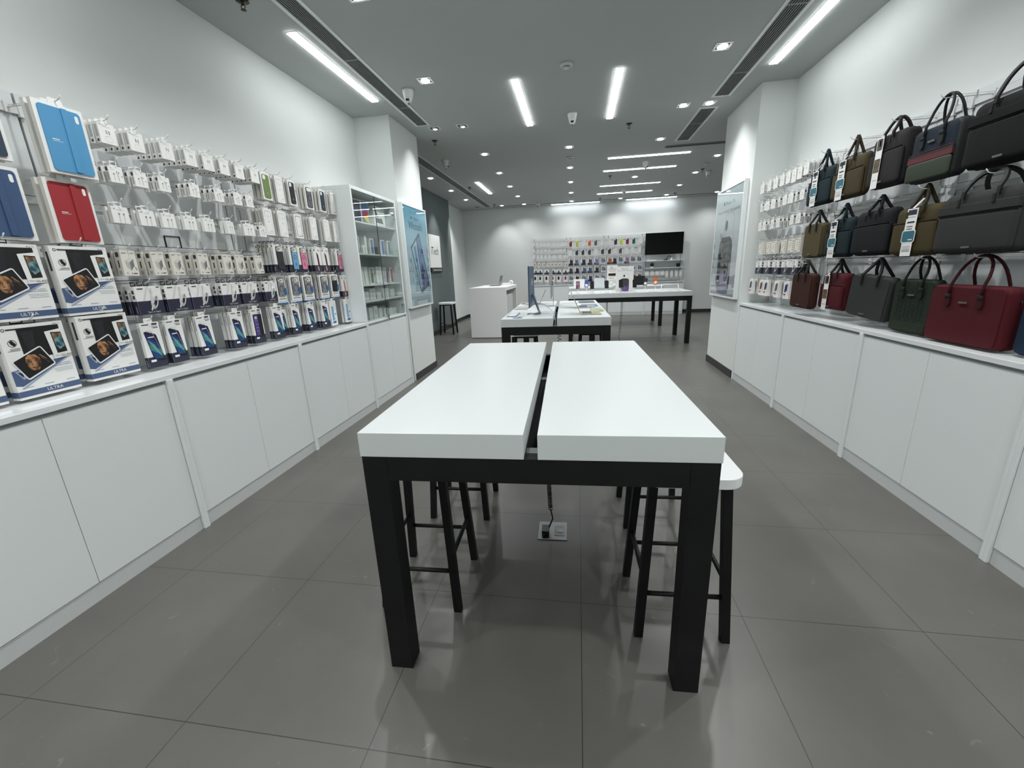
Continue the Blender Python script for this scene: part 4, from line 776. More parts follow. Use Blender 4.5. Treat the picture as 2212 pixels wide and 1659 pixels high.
for x0, x1 in ((0.022, W / 2 - 0.0015), (W / 2 + 0.0015, W - 0.022)): dc(B().box(x0, x1, 0, 0.0175, 0.092, 0.949, lam), 'cupboard_door', 0.0012)
gm = W / 2 - 0.025
for x0, x1, hx in ((0.032, gm - 0.003, None), (gm + 0.003, W - 0.032, W - 0.05)):
    g = dc(B().box(x0, x1, 0.002, 0.008, 1.0, 2.38, glass), 'glass_door')
    B().box(x0 - 0.0005, x0 + 0.0035, 0.0015, 0.0085, 1.0, 2.38, mat('glass_edge', (40, 58, 54), 0.2)).obj('door_edge', g)
    if hx:
        for z in (2.22, 1.10):
            hb = B(); hb.box(hx - 0.03, hx + 0.015, -0.004, 0.03, z - 0.022, z + 0.022, chrome); hb.obj('hinge', g)
lk = B(); lk.box(gm - 0.02, gm + 0.03, -0.016, 0.001, 1.012, 1.035, chrome); lk.tube([(gm, -0.02, 1.02), (gm - 0.01, -0.022, 0.985), (gm + 0.02, -0.022, 0.975)], 0.005, black2); dc(lk, 'lock')
SH = (2.08, 1.745, 1.405, 1.225)
for z in SH: dc(B().box(0.031, W - 0.031, 0.02, 0.428, z - 0.016, z, mat('shelf_white', (216, 219, 219), .3)), 'shelf', 0.001)
tag(t, 'tall white display case with hinged glass doors beside the left pillar', 'display case')
DFc = 2.40
def onshelf(y, z, w_, h_, t_, draw, name, label, cat='box', depth=2.43, yaw=0.0, grp='boxed goods in the display case'):
    b = B().box(-w_ / 2, w_ / 2, 0, t_, 0, h_, whitep); draw(b, w_, h_, t_)
    o = b.obj(name); o.matrix_world = side_matrix('L', y, depth, z + 0.0008, yaw); return tag(o, label, cat, grp)
def draw_iris(b, w, h, t):
    b.fr(-w * .45, w * .45, h * .04, h * .96, mat('dusky_picture', (70, 58, 78), .4)); 
    for i in range(7): b.fp([(-w * .1, h * .1), (-w * .44 + i * w * .14, h * .94), (-w * .40 + i * w * .14, h * .94)], slate2 if i % 2 else inkb, -0.0009 - i * 0.0001)
def draw_tri(b, w, h, t):
    b.fr(-w * .46, w * .46, h * .03, h * .97, mat('grey_print', (110, 120, 130), .4)); b.disc(-w * .05, h * .76, w * .36, mat('blue_shape', (52, 110, 168), .4), n=20); b.fr(-w * .41, w * .31, h * .45, h * .76, mat('blue_shape', (52, 110, 168), .4), -0.0009); b.disc(-w * .02, h * .42, w * .34, mat('red_shape', (178, 44, 66), .4), -0.001); b.fp([(-w * .3, h * .3), (w * .35, h * .36), (w * .38, h * .08), (0, h * .14)], mat('yellow_shape', (226, 200, 50), .4), -0.0011)
def draw_cam(b, w, h, t): b.fp([(-w * .35, h * .2), (w * .3, h * .18), (w * .2, h * .45), (-w * .3, h * .42)], ink); b.tube([(-w * .42, -0.003, h * .95), (-w * .2, -0.003, h * .5)], 0.006, inkb, 6)
def dphone(c):
    def f(b, w, h, t): b.slab(rr(-w * .32, w * .32, h * .06, h * .94, w * .12), -0.002, 0, mat('case_%d_%d_%d' % c, c, .4)); b.disc(-w * .14, h * .84, w * .07, inkb, -0.0026, 8); b.disc(-w * .14, h * .74, w * .07, inkb, -0.0026, 8)
    return f
def dline(b, w, h, t): b.fr(-w * .03, w * .03, h * .1, h * .9, inkl); b.fr(-w * .3, w * .3, h * .06, h * .075, inkl)
onshelf(4.63, 2.08, 0.19, 0.245, 0.05, draw_iris, 'tablet_box', 'tablet box with fanned grey petals picture, top shelf of case', yaw=-.1)
onshelf(4.84, 2.08, 0.15, 0.255, 0.05, draw_tri, 'tablet_box', 'tablet box with blue, red and yellow shapes, top shelf of case', yaw=-.1)
onshelf(5.20, 2.08, 0.30, 0.23, 0.06, draw_cam, 'camera_box', 'white box with small dark device picture, top shelf of case')
for y, c, n in ((4.56, (56, 74, 78), 'dark teal'), (4.91, (104, 124, 160), 'steel blue'), (5.20, (84, 108, 170), 'blue'), (5.38, (120, 150, 166), 'pale blue patterned')): onshelf(y, 1.745, 0.095, 0.185, 0.03, dphone(c), 'phone_box', '%s phone on white box, second shelf of display case' % n)
onshelf(4.76, 1.745, 0.05, 0.20, 0.09, dline, 'pencil_box', 'narrow white box between phones, second shelf of case'); onshelf(4.70, 1.745, 0.04, 0.10, 0.03, dline, 'accessory_box', 'short white accessory box behind dark phone, second shelf')
for y, c, n in ((4.82, (112, 116, 92), 'olive'), (5.16, (190, 170, 190), 'lilac'), (5.37, (176, 92, 112), 'rose')): onshelf(y, 1.405, 0.095, 0.19, 0.03, dphone(c), 'phone_box', '%s phone on white box, third shelf of display case' % n)
for i, y in enumerate((4.59, 4.68, 4.97, 5.05)): onshelf(y, 1.405, 0.065, 0.2, 0.05, dline, 'pencil_box', 'tall white box standing, third shelf of case, %s from left' % NTH[i])
for i, (y, w_, h_) in enumerate(((4.62, .12, .1), (4.78, .14, .13), (4.94, .1, .08), (5.14, .16, .12), (5.33, .12, .10))): onshelf(y, 1.225, w_, h_, 0.09, dline, 'accessory_box', 'small white accessory box, fourth shelf of case, %s from left' % NTH[i])
for i, (y, w_, h_) in enumerate(((4.55, .09, .18), (4.68, .08, .14), (4.80, .1, .15), (4.93, .09, .11), (5.08, .1, .1), (5.22, .12, .09), (5.35, .1, .08))): onshelf(y, 0.998, w_, h_, 0.09, dline if i % 2 else (lambda b, w, h, t: b.annulus(0, h * .5, w * .25, w * .06, ink)), 'accessory_box', 'white accessory box on the floor of the case, %s from left' % NTH[i])

# ------------------------------------------------------------------ light-box posters
def apple_mark(b, x, z, s, m, y):
    pts = [(0, .30), (.12, .36), (.28, .34), (.40, .22), (.33, .06), (.36, -.08), (.44, -.16), (.34, -.36), (.20, -.46), (.08, -.42), (0, -.40), (-.08, -.42), (-.20, -.46), (-.36, -.30), (-.44, -.04), (-.42, .16), (-.30, .33), (-.12, .36)]
    b.fp([(x + a * s, z + c * s) for a, c in pts], m, y); b.fp([(x, z + .38 * s), (x + .03 * s, z + .55 * s), (x + .18 * s, z + .62 * s), (x + .16 * s, z + .46 * s)], m, y)
def lightbox(side, a0, a1, z0, z1, back, th, draw, label, backlight):
    w_ = abs(a1 - a0); t = bpy.data.objects.new('poster_frame', None); COL.objects.link(t)
    t.matrix_world = side_matrix(side, (a0 + a1) / 2, back - th, z0); h = z1 - z0; e = 0.022
    f = B(); f.box(-w_ / 2, -w_ / 2 + e, 0, th - .001, 0, h, lam); f.box(w_ / 2 - e, w_ / 2, 0, th - .001, 0, h, lam); f.box(-w_ / 2 + e, w_ / 2 - e, 0, th - .001, 0, e, lam); f.box(-w_ / 2 + e, w_ / 2 - e, 0, th - .001, h - e, h, lam); f.obj('frame', t)
    p = B(); draw(p, w_ - 2 * e, h - 2 * e, e); po = p.obj('print', t); po.location = (0, 0.006, 0)
    B().box(-w_ / 2 + e, w_ / 2 - e, 0.0, 0.002, e, h - e, glass).obj('glass_cover', t)
    return tag(t, label, 'poster')
def grad_mat(name, c0, c1, h, mid=None):
    m = bpy.data.materials.new(name); m.use_nodes = True; nt = m.node_tree; b = nt.nodes['Principled BSDF']; tc = nt.nodes.new('ShaderNodeTexCoord'); s = nt.nodes.new('ShaderNodeSeparateXYZ'); r = nt.nodes.new('ShaderNodeValToRGB')
    d = nt.nodes.new('ShaderNodeMath'); d.operation = 'DIVIDE'; d.inputs[1].default_value = h
    nt.links.new(tc.outputs['Object'], s.inputs[0]); nt.links.new(s.outputs[2], d.inputs[0]); nt.links.new(d.outputs[0], r.inputs['Fac']); nt.links.new(r.outputs['Color'], b.inputs['Base Color'])
    r.color_ramp.elements[0].color = [lin(x) for x in c0] + [1]; r.color_ramp.elements[1].color = [lin(x) for x in c1] + [1]
    if mid: e = r.color_ramp.elements.new(mid[0]); e.color = [lin(x) for x in mid[1]] + [1]
    b.inputs['Roughness'].default_value = 0.4; return m
def draw_whoosh(b, w, h, e):
    g = grad_mat('sky_gradient_print', (206, 214, 224), (116, 176, 206), h, (0.45, (176, 200, 216))); z = e
    b.face([(-w / 2, 0, z), (w / 2, 0, z), (w / 2, 0, z + h), (-w / 2, 0, z + h)], g); dk = mat('poster_ink', (44, 62, 84), .5)
    apple_mark(b, -w * .17, z + h * .895, w * .05, dk, -0.001); b.text('iPad Air', w * .04, z + h * .89, h * .042, dk, -0.001); b.text('Whoosh.', 0, z + h * .815, h * .11, dk, -0.001, width=w * .62)
    m1, m2, m3, m4 = mat('tablet_edge', (60, 84, 112), .3, .5), mat('tablet_screen_blue', (96, 130, 190), .3), mat('tablet_screen_violet', (92, 88, 150), .3), mat('tablet_pale', (176, 206, 222), .3)
    def P(*q): return [(a * w, z + c * h) for a, c in q]
    b.fp(P((-.30, .60), (.10, .76), (.13, .74), (.42, .24), (.40, .20), (.02, .12), (-.02, .14)), m1, -0.0015)
    b.fp(P((-.27, .59), (-.04, .68), (.06, .20), (.0, .16)), m4, -0.002); b.fp(P((-.18, .60), (-.10, .63), (.02, .22), (-.01, .20)), m2, -0.0022)
    b.fp(P((.0, .70), (.11, .73), (.36, .27), (.10, .17), (.06, .20)), m2, -0.002); b.fp(P((.10, .45), (.22, .42), (.36, .27), (.12, .18)), m3, -0.0022); b.fp(P((.06, .36), (.16, .40), (.30, .30), (.22, .33), (.12, .24)), m1, -0.0024)
    b.fp(P((-.38, .48), (-.36, .485), (.02, .13), (0, .12)), slate2, -0.0012)
    b.text('Now supercharged by M4.', 0.03 * w, z + h * .055, h * .028, ink, -0.001, width=w * .5)
    for i, (x, hh) in enumerate(((-.45, .12), (-.36, .16), (-.28, .10), (-.2, .14), (.28, .13), (.36, .17), (.43, .11))): b.fr(x * w, x * w + w * .07, z + h * .14, z + h * (.14 + hh), mat('haze_city_print', (160, 186, 204), .5), -0.0008)
def phone_picture(b, w, h, z, y=-0.001):
    ol = mat('outline_print', (176, 177, 178), 0.5); a, c = w * .30, h * .72
    b.ring(rr(-w * .10, w * .27, z + h * .10, z + h * .78, w * .12), rr(-w * .088, w * .258, z + h * .11, z + h * .772, w * .11), ol, y)
    b.disc(-w * .02, z + h * .665, w * .055, mat('camera_print', (70, 66, 78), .4), y, 18, h * .05)
    b.slab(rr(-w * .26, w * .27, z + h * .015, z + h * .56, w * .15), y - 0.001, y, mat('phone_dark_print', (60, 58, 64), .35))
    v = mat('violet_glow_print', (84, 66, 128), .35); b.fp([(-w * .2, z + h * .02), (w * .24, z + h * .02), (w * .24, z + h * .26), (w * .1, z + h * .22), (-w * .05, z + h * .20), (-w * .14, z + h * .14)], v, y - 0.0015)
    p = mat('pink_glow_print', (214, 150, 190), .35)
    for i in range(7): q = math.radians(20 + i * 23); b.fp([(w * .03, z + h * .04), (w * .03 + w * .24 * math.cos(q - .04), z + h * .04 + w * .26 * math.sin(q - .04)), (w * .03 + w * .24 * math.cos(q + .04), z + h * .04 + w * .26 * math.sin(q + .04))], p if i % 2 else v, y - 0.002)
    for q in (-1, 1): b.tube([(0, y - 0.002, z + h * .40), (q * w * .12, y - 0.002, z + h * .47), (q * w * .2, y - 0.002, z + h * .45)], 0.003, mat('phone_line_print', (110, 106, 118), .4), 4, False)
def draw_17e(b, w, h, e):
    g = grad_mat('lilac_gradient_print', (206, 200, 212), (212, 216, 222), h, (0.5, (216, 214, 222))); z = e
    b.face([(-w / 2, 0, z), (w / 2, 0, z), (w / 2, 0, z + h), (-w / 2, 0, z + h)], g); dk = mat('poster_ink2', (52, 50, 70), .5)
    apple_mark(b, -w * .19, z + h * .875, w * .055, dk, -0.001); b.text('iPhone 17e', w * .04, z + h * .87, h * .05, dk, -0.001, width=w * .36)
    b.text('Feature stacked. Value packed.', 0, z + h * .80, h * .042, mat('poster_plum_ink', (130, 70, 100), .5), -0.001, width=w * .86)
    phone_picture(b, w, h, z, -0.001)
lightbox('L', 5.575, 6.47, 1.04, 2.42, 2.33, 0.05, draw_whoosh, 'blue framed tablet poster with Whoosh on the left pillar', 0)
lightbox('R', 6.86, 5.83, 1.03, 2.46, 2.03, 0.05, draw_17e, 'pale framed phone poster on the right pillar', 0)
t = bpy.data.objects.new('wall_sign', None); COL.objects.link(t); t.matrix_world = side_matrix('L', 10.49, 3.53, 1.64)
B().box(-0.43, 0.43, 0, 0.019, 0, 0.78, mat('sign_board', (222, 224, 222), .5)).text('iTech', -0.03, 0.39, 0.26, inkb, -0.001, width=0.55).obj('board', t)
B().box(-0.43, 0.43, -0.02, 0.019, -0.105, -0.001, inkb).text('Apple Authorised Reseller', 0.03, -0.055, 0.06, whitep, -0.021, width=0.68).obj('nameplate', t)
apb = None
tag(t, 'white iTech wall sign with black strip on the dark grey wall', 'sign')

# ------------------------------------------------------------------ tables
def table(name_label, loc, rz, W_, L_, gap=(0.557, 0.602), Z=0.997, th=0.086):
    """W_ across x, L_ along y, origin at the near left corner of the top"""
    t = empty('display_table', loc, rz); g0, g1 = gap
    B().box(0, g0, 0, L_, Z - th, Z, topm).obj('tabletop', t, 0.0015); B().box(g1, W_, 0, L_, Z - th, Z, topm).obj('tabletop', t, 0.0015)
    f = B(); a = 0.003; zt = Z - th - 0.0005; zb = zt - 0.088
    f.box(a + .0885, W_ - a - .0885, a, a + 0.05, zb, zt, blackm); f.box(a + .0885, W_ - a - .0885, L_ - a - 0.05, L_ - a, zb, zt, blackm)
    f.box(a, a + 0.05, a + .0785, L_ - a - .0785, zb, zt, blackm); f.box(W_ - a - 0.05, W_ - a, a + .0785, L_ - a - .0785, zb, zt, blackm); f.obj('apron', t, 0.001)
    for x0 in (a, W_ - a - 0.088):
        for y0 in (a, L_ - a - 0.078): B().box(x0, x0 + 0.088, y0, y0 + 0.078, 0, zt, blackm).obj('leg', t, 0.0015)
    tr = B(); tr.box(g0 - 0.02, g1 + 0.02, 0.055, L_ - 0.055, zb, zb + 0.004, black2); tr.box(g0 - 0.02, g0 - 0.016, 0.055, L_ - 0.055, zb + .004, zt - 0.001, black2); tr.box(g1 + 0.016, g1 + 0.02, 0.055, L_ - 0.055, zb + .004, zt - 0.001, black2)
    tr.tube([(g0 + 0.012, 0.2, zb + 0.02), (g0 + 0.03, L_ * .3, zb + 0.03), (g0 + 0.01, L_ * .6, zb + 0.02), (g0 + 0.03, L_ - .2, zb + 0.02)], 0.006, black2, 6); tr.obj('cable_tray', t)
    p = B(); p.box(g0 + .001, g1 - .001, 0.004, 0.10, zt - 0.012, zt - 0.002, steel); p.box(g0 + .001, g1 - .001, L_ * .58, L_ * .58 + 0.06, zt - 0.006, zt, steel); p.obj('steel_bridge', t)
    return t
c_, s_ = math.cos(TH), math.sin(TH)
def W2R(x, y): return (c_ * x - s_ * y, s_ * x + c_ * y)          # table axis -> shop frame
x, y = W2R(-0.692, 1.219); t1 = table('', (x, y, 0), TH, 1.165, 1.735); tag(t1, 'white split-top table with thick black legs, empty, nearest the camera', 'table', 'white split-top tables with black legs')
x, y = W2R(-0.69, 4.43); t2 = table('', (x, y, 0), TH, 1.162, 2.42); tag(t2, 'white split-top table carrying the blue desktop computer and laptops', 'table', 'white split-top tables with black legs')
t3 = table('', (2.144, 8.44, 0), PI / 2, 1.15, 2.33, Z=0.999); tag(t3, 'long white table of phones on stands, standing crosswise', 'table', 'white split-top tables with black legs')
t4 = table('', (2.10, 11.0, 0), PI / 2, 1.15, 2.33, Z=0.999); tag(t4, 'white table of tablets right behind the phone table', 'table', 'white split-top tables with black legs')
# scratches are left to the tabletop's own material; floor socket and coiled leads
x, y = W2R(-0.08, 2.155); t = empty('floor_socket', (x, y, 0.0005), TH)
B().box(-0.084, 0.084, -0.087, 0.087, 0, 0.004, steel).obj('cover_plate', t, 0.001); B().box(0.01, 0.07, -0.05, 0.05, 0.0042, 0.006, mat('socket_grey', (110, 112, 112), .4, .6)).box(0.03, 0.06, -0.02, 0.02, 0.006, 0.008, steel).obj('lid', t)
B().box(-0.062, -0.02, -0.05, 0.02, 0.0042, 0.03, black2).box(-0.055, -0.045, -0.06, -0.05, 0.012, 0.016, steel).obj('plug', t, 0.003); tag(t, 'steel floor socket with a black plug under the nearest table', 'floor socket')
def coil(x, y, z1, z0, r, turns, zend, label, sway=0.02):
    b = B(); pts = []; n = turns * 9
    for i in range(n + 1):
        u = i / n; a = 2 * PI * turns * u; pts.append((x + sway * u * u + r * math.cos(a), y + r * math.sin(a), z1 + (z0 - z1) * (u ** 1.25)))
    b.tube(pts, 0.0035, black2, 5); b.tube([(x + sway, y, z0), (x + sway * 1.6, y, (z0 + zend) / 2), (x + sway * 0.5, y, zend)], 0.0045, black2, 5)
    return tag(b.obj('coiled_cord'), label, 'cord', 'coiled black leads under the tables')
x, y = W2R(-0.10, 2.15); coil(x - 0.01, y, 0.82, 0.15, 0.011, 62, 0.03, 'coiled black lead dropping to the floor socket under nearest table')
coil(W2R(-0.08, 5.2)[0], 5.2, 0.82, 0.3, 0.022, 12, 0.01, 'coiled black lead under the computer table')
coil(0.62, 9.3, 0.82, 0.35, 0.016, 20, 0.01, 'left coiled black lead under the phone table'); coil(0.88, 8.75, 0.82, 0.18, 0.022, 18, 0.01, 'right coiled black lead under the phone table', -0.03)

# ------------------------------------------------------------------ stools
def stool(x, y, rz, label, SZ=0.735):
    t = empty('bar_stool', (x, y, 0), rz); h = 0.19
    s = B(); s.hslab(rr(-h, h, -h, h, 0.075, 7), SZ - 0.042, SZ, mat('white_seat', (226, 228, 229), .3)); s.obj('seat', t, 0.003)
    for sx in (-1, 1):
        for sy in (-1, 1):
            b = B(); q = 0.017; top = (sx * 0.135, sy * 0.135); bot = (sx * 0.172, sy * 0.178); v = []
            for (cx, cy, z) in ((bot[0], bot[1], 0), (top[0], top[1], SZ - 0.0425)): v += [(cx + a, cy + c, z) for a, c in ((-q, -q), (q, -q), (q, q), (-q, q))]
            b.add(v, [(3, 2, 1, 0), (4, 5, 6, 7), (0, 1, 5, 4), (1, 2, 6, 5), (2, 3, 7, 6), (3, 0, 4, 7)], blackm); b.obj('leg', t, 0.001)
    def at(z): k = 1 - z / (SZ - 0.04); return 0.135 + 0.037 * k, 0.135 + 0.043 * k
    for z, ax in ((0.20, 0), (0.20, 1), (0.27, 2), (0.27, 3)):
        px, py = at(z); b = B(); py -= 0.0; i = 0.0175
        if ax == 0: b.tube([(-px + i, -py, z), (px - i, -py, z)], 0.010, blackm, 8)
        if ax == 1: b.tube([(-px + i, py, z), (px - i, py, z)], 0.010, blackm, 8)
        if ax == 2: b.tube([(-px, -py + i, z), (-px, py - i, z)], 0.010, blackm, 8)
        if ax == 3: b.tube([(px, -py + i, z), (px, py - i, z)], 0.010, blackm, 8)
        b.obj('footrest', t)
    b = B(); b.box(-0.118, 0.118, -0.135, -0.115, SZ - 0.07, SZ - 0.0428, blackm); b.box(-0.118, 0.118, 0.115, 0.135, SZ - 0.07, SZ - 0.0428, blackm); b.obj('seat_rail', t)
    return tag(t, label, 'stool', 'white-seated stools with black legs')
for wx, wy, lb in ((-0.667, 1.705, 'nearest stool tucked under left side of nearest table'), (-0.666, 2.43, 'farther stool under left side of nearest table'), (0.470, 1.64, 'stool under right side of nearest table, white seat showing beyond it'), (0.525, 2.40, 'farther stool under right side of nearest table'),
                   (-0.52, 5.35, 'stool under left side of the computer table'), (0.33, 5.5, 'stool under right side of the computer table')):
    x, y = W2R(wx, wy); stool(x, y, TH, lb)
stool(-3.25, 10.24, 0.0, 'white-topped black stool alone against the dark grey wall', 0.79)

# ------------------------------------------------------------------ goods on the computer table
TZ = 0.9975
def P2(wx, wy, z=TZ): x, y = W2R(wx, wy); return (x, y, z)
blue = mat('anodised_blue', (58, 80, 108), .35, .4); blue2 = mat('anodised_pale_blue', (118, 134, 156), .35, .4)
t = empty('desktop_computer', P2(-0.39, 4.93), TH - PI / 2 - 0.03)       # screen faces the left edge of the table
so_ = B().box(-0.27, 0.27, -0.006, 0.006, 0.09, 0.54, blue).obj('display', t, 0.003)
B().box(-0.262, 0.262, -0.0072, -0.0062, 0.16, 0.53, mat('television_screen', (4, 4, 5), 0.12)).obj('screen', so_); B().box(-0.03, 0.0, 0.0062, 0.0066, 0.33, 0.40, whitep).obj('rear_mark', so_)
B().add([(x, y, z) for z, y0 in ((0.005, 0.088), (0.225, 0.012)) for x, y in ((-0.065, y0), (0.065, y0), (0.065, y0 + 0.011), (-0.065, y0 + 0.011))], [(3, 2, 1, 0), (4, 5, 6, 7), (0, 1, 5, 4), (1, 2, 6, 5), (2, 3, 7, 6), (3, 0, 4, 7)], blue).obj('stand', t)
B().box(-0.065, 0.065, -0.055, 0.105, 0, 0.005, blue).obj('foot', t, 0.001)
tag(t, 'slim blue desktop computer seen edge-on at the table front', 'computer')
t = empty('keyboard', P2(-0.60, 4.86), TH + PI / 2)
B().slab(rr(-0.20, 0.20, -0.055, 0.055, 0.012), 0, 0.008, blue2).obj('case', t).rotation_euler = (PI / 2, 0, 0)
kb = B()
for r_ in range(5):
    for c in range(13): kb.box(-0.188 + c * 0.029, -0.188 + c * 0.029 + 0.025, -0.045 + r_ * 0.0185, -0.045 + r_ * 0.0185 + 0.015, 0.0082, 0.0096, whitep)
kb.obj('keys', t)
tag(t, 'thin blue and white keyboard in front of the blue computer', 'keyboard')
m_ = B(); m_.lathe([(0.001, 0.014), (0.018, 0.013), (0.028, 0.008), (0.03, 0.003), (0.03, 0)], 0, 0, whitep, 20); mo = m_.obj('computer_mouse'); mo.location = P2(-0.515, 4.52); mo.scale = (1.9, 1, 1); mo.rotation_euler = (0, 0, TH)
mo.data.materials[0] = blue2; tag(mo, 'pale blue mouse at the front left of the computer table', 'mouse')
def laptop(wx, wy, rz, cm_, ang, label, sw=0.31, sd=0.22):
    """hinge along local x, base towards -y, lid leaning back towards +y"""
    t = empty('laptop', P2(wx, wy), TH + rz)
    base = B().box(-sw / 2, sw / 2, -sd, 0, 0, 0.012, cm_).obj('base', t, 0.003); k = B(); k.box(-sw * .42, sw * .42, -sd * .55, -sd * .08, 0.0122, 0.0128, inkb); k.box(-sw * .15, sw * .15, -sd * .95, -sd * .62, 0.0122, 0.0126, mat('trackpad', (150, 152, 155), .3, .5)); k.obj('keyboard_deck', base)
    lid = B().box(-sw / 2, sw / 2, 0, 0.006, 0, sd, cm_).obj('lid', t, 0.002); lid.location = (0, 0.001, 0.012); lid.rotation_euler = (-ang, 0, 0)
    B().box(-sw / 2 + 0.006, sw / 2 - 0.006, -0.001, 0, 0.008, sd - 0.006, mat('television_screen', (4, 4, 5), 0.12)).obj('screen', lid)
    return tag(t, label, 'laptop', 'open laptops on the computer table')
silver = mat('silver_aluminium', (176, 178, 180), .3, .7); champ = mat('champagne_aluminium', (182, 176, 150), .3, .6)
laptop(0.17, 4.82, PI / 2, champ, 0.42, 'champagne laptop seen edge-on, nearest, right half of computer table')
laptop(0.16, 5.62, PI / 2, silver, 0.42, 'silver laptop seen edge-on behind the champagne one')
laptop(-0.38, 6.35, -PI / 2, silver, 0.42, 'silver laptop leaning at the far left of the computer table')
t = empty('monitor', P2(-0.19, 5.95), TH - PI / 2)
B().box(-0.3, 0.3, -0.006, 0.006, 0.12, 0.52, silver).obj('display', t, 0.003); B().box(-0.08, 0.08, 0.02, 0.026, 0.004, 0.34, silver).box(-0.04, 0.04, 0.006, 0.02, 0.28, 0.34, silver).obj('stand', t); B().box(-0.1, 0.1, -0.06, 0.11, 0, 0.004, silver).obj('foot', t)
tag(t, 'thin silver desktop monitor seen edge-on behind the blue computer', 'computer')
def pad(wx0, wx1, wy0, wy1, c, name, label, cat, grp, h=0.008):
    col = mat('case_%d_%d_%d' % c, c, .5); b = B(); b.hslab(rr(-(wx1 - wx0) / 2, (wx1 - wx0) / 2, -(wy1 - wy0) / 2, (wy1 - wy0) / 2, 0.012), 0, h, col); o = b.obj(name); o.location = P2((wx0 + wx1) / 2, (wy0 + wy1) / 2); o.rotation_euler = (0, 0, TH); return tag(o, label, cat, grp)
pad(0.30, 0.45, 5.02, 5.32, (136, 150, 92), 'laptop_sleeve', 'lime green flat case lying at the right edge of computer table', 'case', 'flat cases on the computer table')
pad(0.22, 0.43, 5.72, 6.02, (96, 112, 134), 'laptop_sleeve', 'grey blue flat case at right edge, behind the green one', 'case', 'flat cases on the computer table')
pad(0.20, 0.43, 6.32, 6.68, (66, 74, 84), 'laptop_sleeve', 'dark slate flat case at the far right of computer table', 'case', 'flat cases on the computer table')
pad(-0.67, -0.50, 5.5, 5.9, (150, 148, 142), 'tablet', 'grey tablet lying at the left edge beyond the keyboard', 'tablet', 'tablets lying on the computer table')
pad(-0.67, -0.52, 6.42, 6.72, (112, 104, 88), 'tablet', 'bronze tablet lying at the far left of computer table', 'tablet', 'tablets lying on the computer table')
pad(0.33, 0.44, 5.35, 5.65, (150, 160, 172), 'tablet', 'pale blue tablet between green and grey blue cases', 'tablet', 'tablets lying on the computer table', 0.006)
for i, pts in enumerate((((-0.33, 4.92, .10), (-0.30, 4.8, .04), (-0.45, 4.62, .008), (-0.5, 4.58, .006)), ((-0.34, 5.0, .12), (-0.25, 5.0, .10), (-0.15, 4.85, .03), (-0.115, 4.75, -.05)), ((-0.32, 5.05, .11), (-0.2, 5.0, .06), (-0.13, 4.7, .02), (-0.11, 4.6, -.06)), ((0.3, 5.45, .006), (0.05, 5.6, .006), (-0.07, 5.5, .01), (-0.1, 5.2, -.05)), ((0.25, 6.2, .006), (0.0, 6.3, .006), (-0.08, 5.9, .01), (-0.1, 5.6, -.05)))):
    v = [Vector(P2(a, c, TZ + z + 0.002)) for a, c, z in pts]; sm = []
    for j in range(len(v) - 1):
        p0, p1, p2, p3 = v[max(j - 1, 0)], v[j], v[j + 1], v[min(j + 2, len(v) - 1)]
        for k in range(6):
            u = k / 6; sm.append(0.5 * ((2 * p1) + (p2 - p0) * u + (2 * p0 - 5 * p1 + 4 * p2 - p3) * u * u + (3 * p1 - p0 - 3 * p2 + p3) * u ** 3))
    sm.append(v[-1]); o = B().tube(sm, 0.0028, mat('pale_cable', (186, 192, 204), .4), 6).obj('charging_cable')
    tag(o, 'thin pale cable on the computer table, ' + ('running to the mouse', 'upper arc from blue computer to gap', 'lower arc from blue computer to gap', 'from the nearest laptop to the gap', 'from the far laptop to the gap')[i], 'cable', 'cables on the computer table')

# ------------------------------------------------------------------ reception desk and its laptop
t = empty('reception_desk', (-2.452, 9.42, 0)); dw, dl, dz = 0.852, 1.75, 1.145; dm = mat('desk_laminate', (226, 227, 226), .45)
B().box(0, dw, 0, dl, dz - 0.082, dz, dm).obj('desk_top', t, 0.002); B().box(0, dw, 0, 0.09, 0.012, dz - 0.0825, dm).obj('end_panel', t, 0.001); B().box(0, dw, dl - 0.09, dl, 0.012, dz - 0.0825, dm).obj('end_panel', t, 0.001)
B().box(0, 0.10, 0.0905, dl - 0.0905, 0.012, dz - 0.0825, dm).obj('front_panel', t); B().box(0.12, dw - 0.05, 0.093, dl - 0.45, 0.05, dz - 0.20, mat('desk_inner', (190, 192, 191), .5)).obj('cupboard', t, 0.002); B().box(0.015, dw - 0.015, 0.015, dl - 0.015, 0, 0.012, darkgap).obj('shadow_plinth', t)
tag(t, 'white box-shaped reception desk open on its right side', 'desk')
t = empty('laptop', (-1.92, 10.45, dz + 0.0005), -PI / 2 - 0.0)
base = B().box(-0.17, 0.17, -0.23, 0, 0, 0.012, mat('dark_aluminium', (92, 94, 96), .35, .6)).obj('base', t, 0.002)
lid = B().box(-0.17, 0.17, 0, 0.006, 0, 0.235, mat('dark_aluminium', (92, 94, 96), .35, .6)).obj('lid', t, 0.002); lid.location = (0, 0.001, 0.012); lid.rotation_euler = (-0.22, 0, 0); B().box(-0.162, 0.162, -0.001, 0, 0.008, 0.228, mat('television_screen', (4, 4, 5), 0.12)).obj('screen', lid)
tag(t, 'dark grey open laptop on the reception desk', 'laptop')
t = empty('card_terminal', (-1.74, 10.95, dz + 0.0005)); B().box(-0.2, 0.02, -0.05, 0.05, 0, 0.05, whitep).obj('tray', t, 0.008); bq = B(); bq.lathe([(0.02, -0.02), (0.05, -0.02), (0.055, 0), (0.05, 0.02), (0.02, 0.02)], 0, 0, whitep); q = bq.obj('reel', t); q.rotation_euler = (PI / 2, 0, 0); q.location = (0.03, 0, 0.06)
tag(t, 'small white device with a round reel behind the desk laptop', 'device')

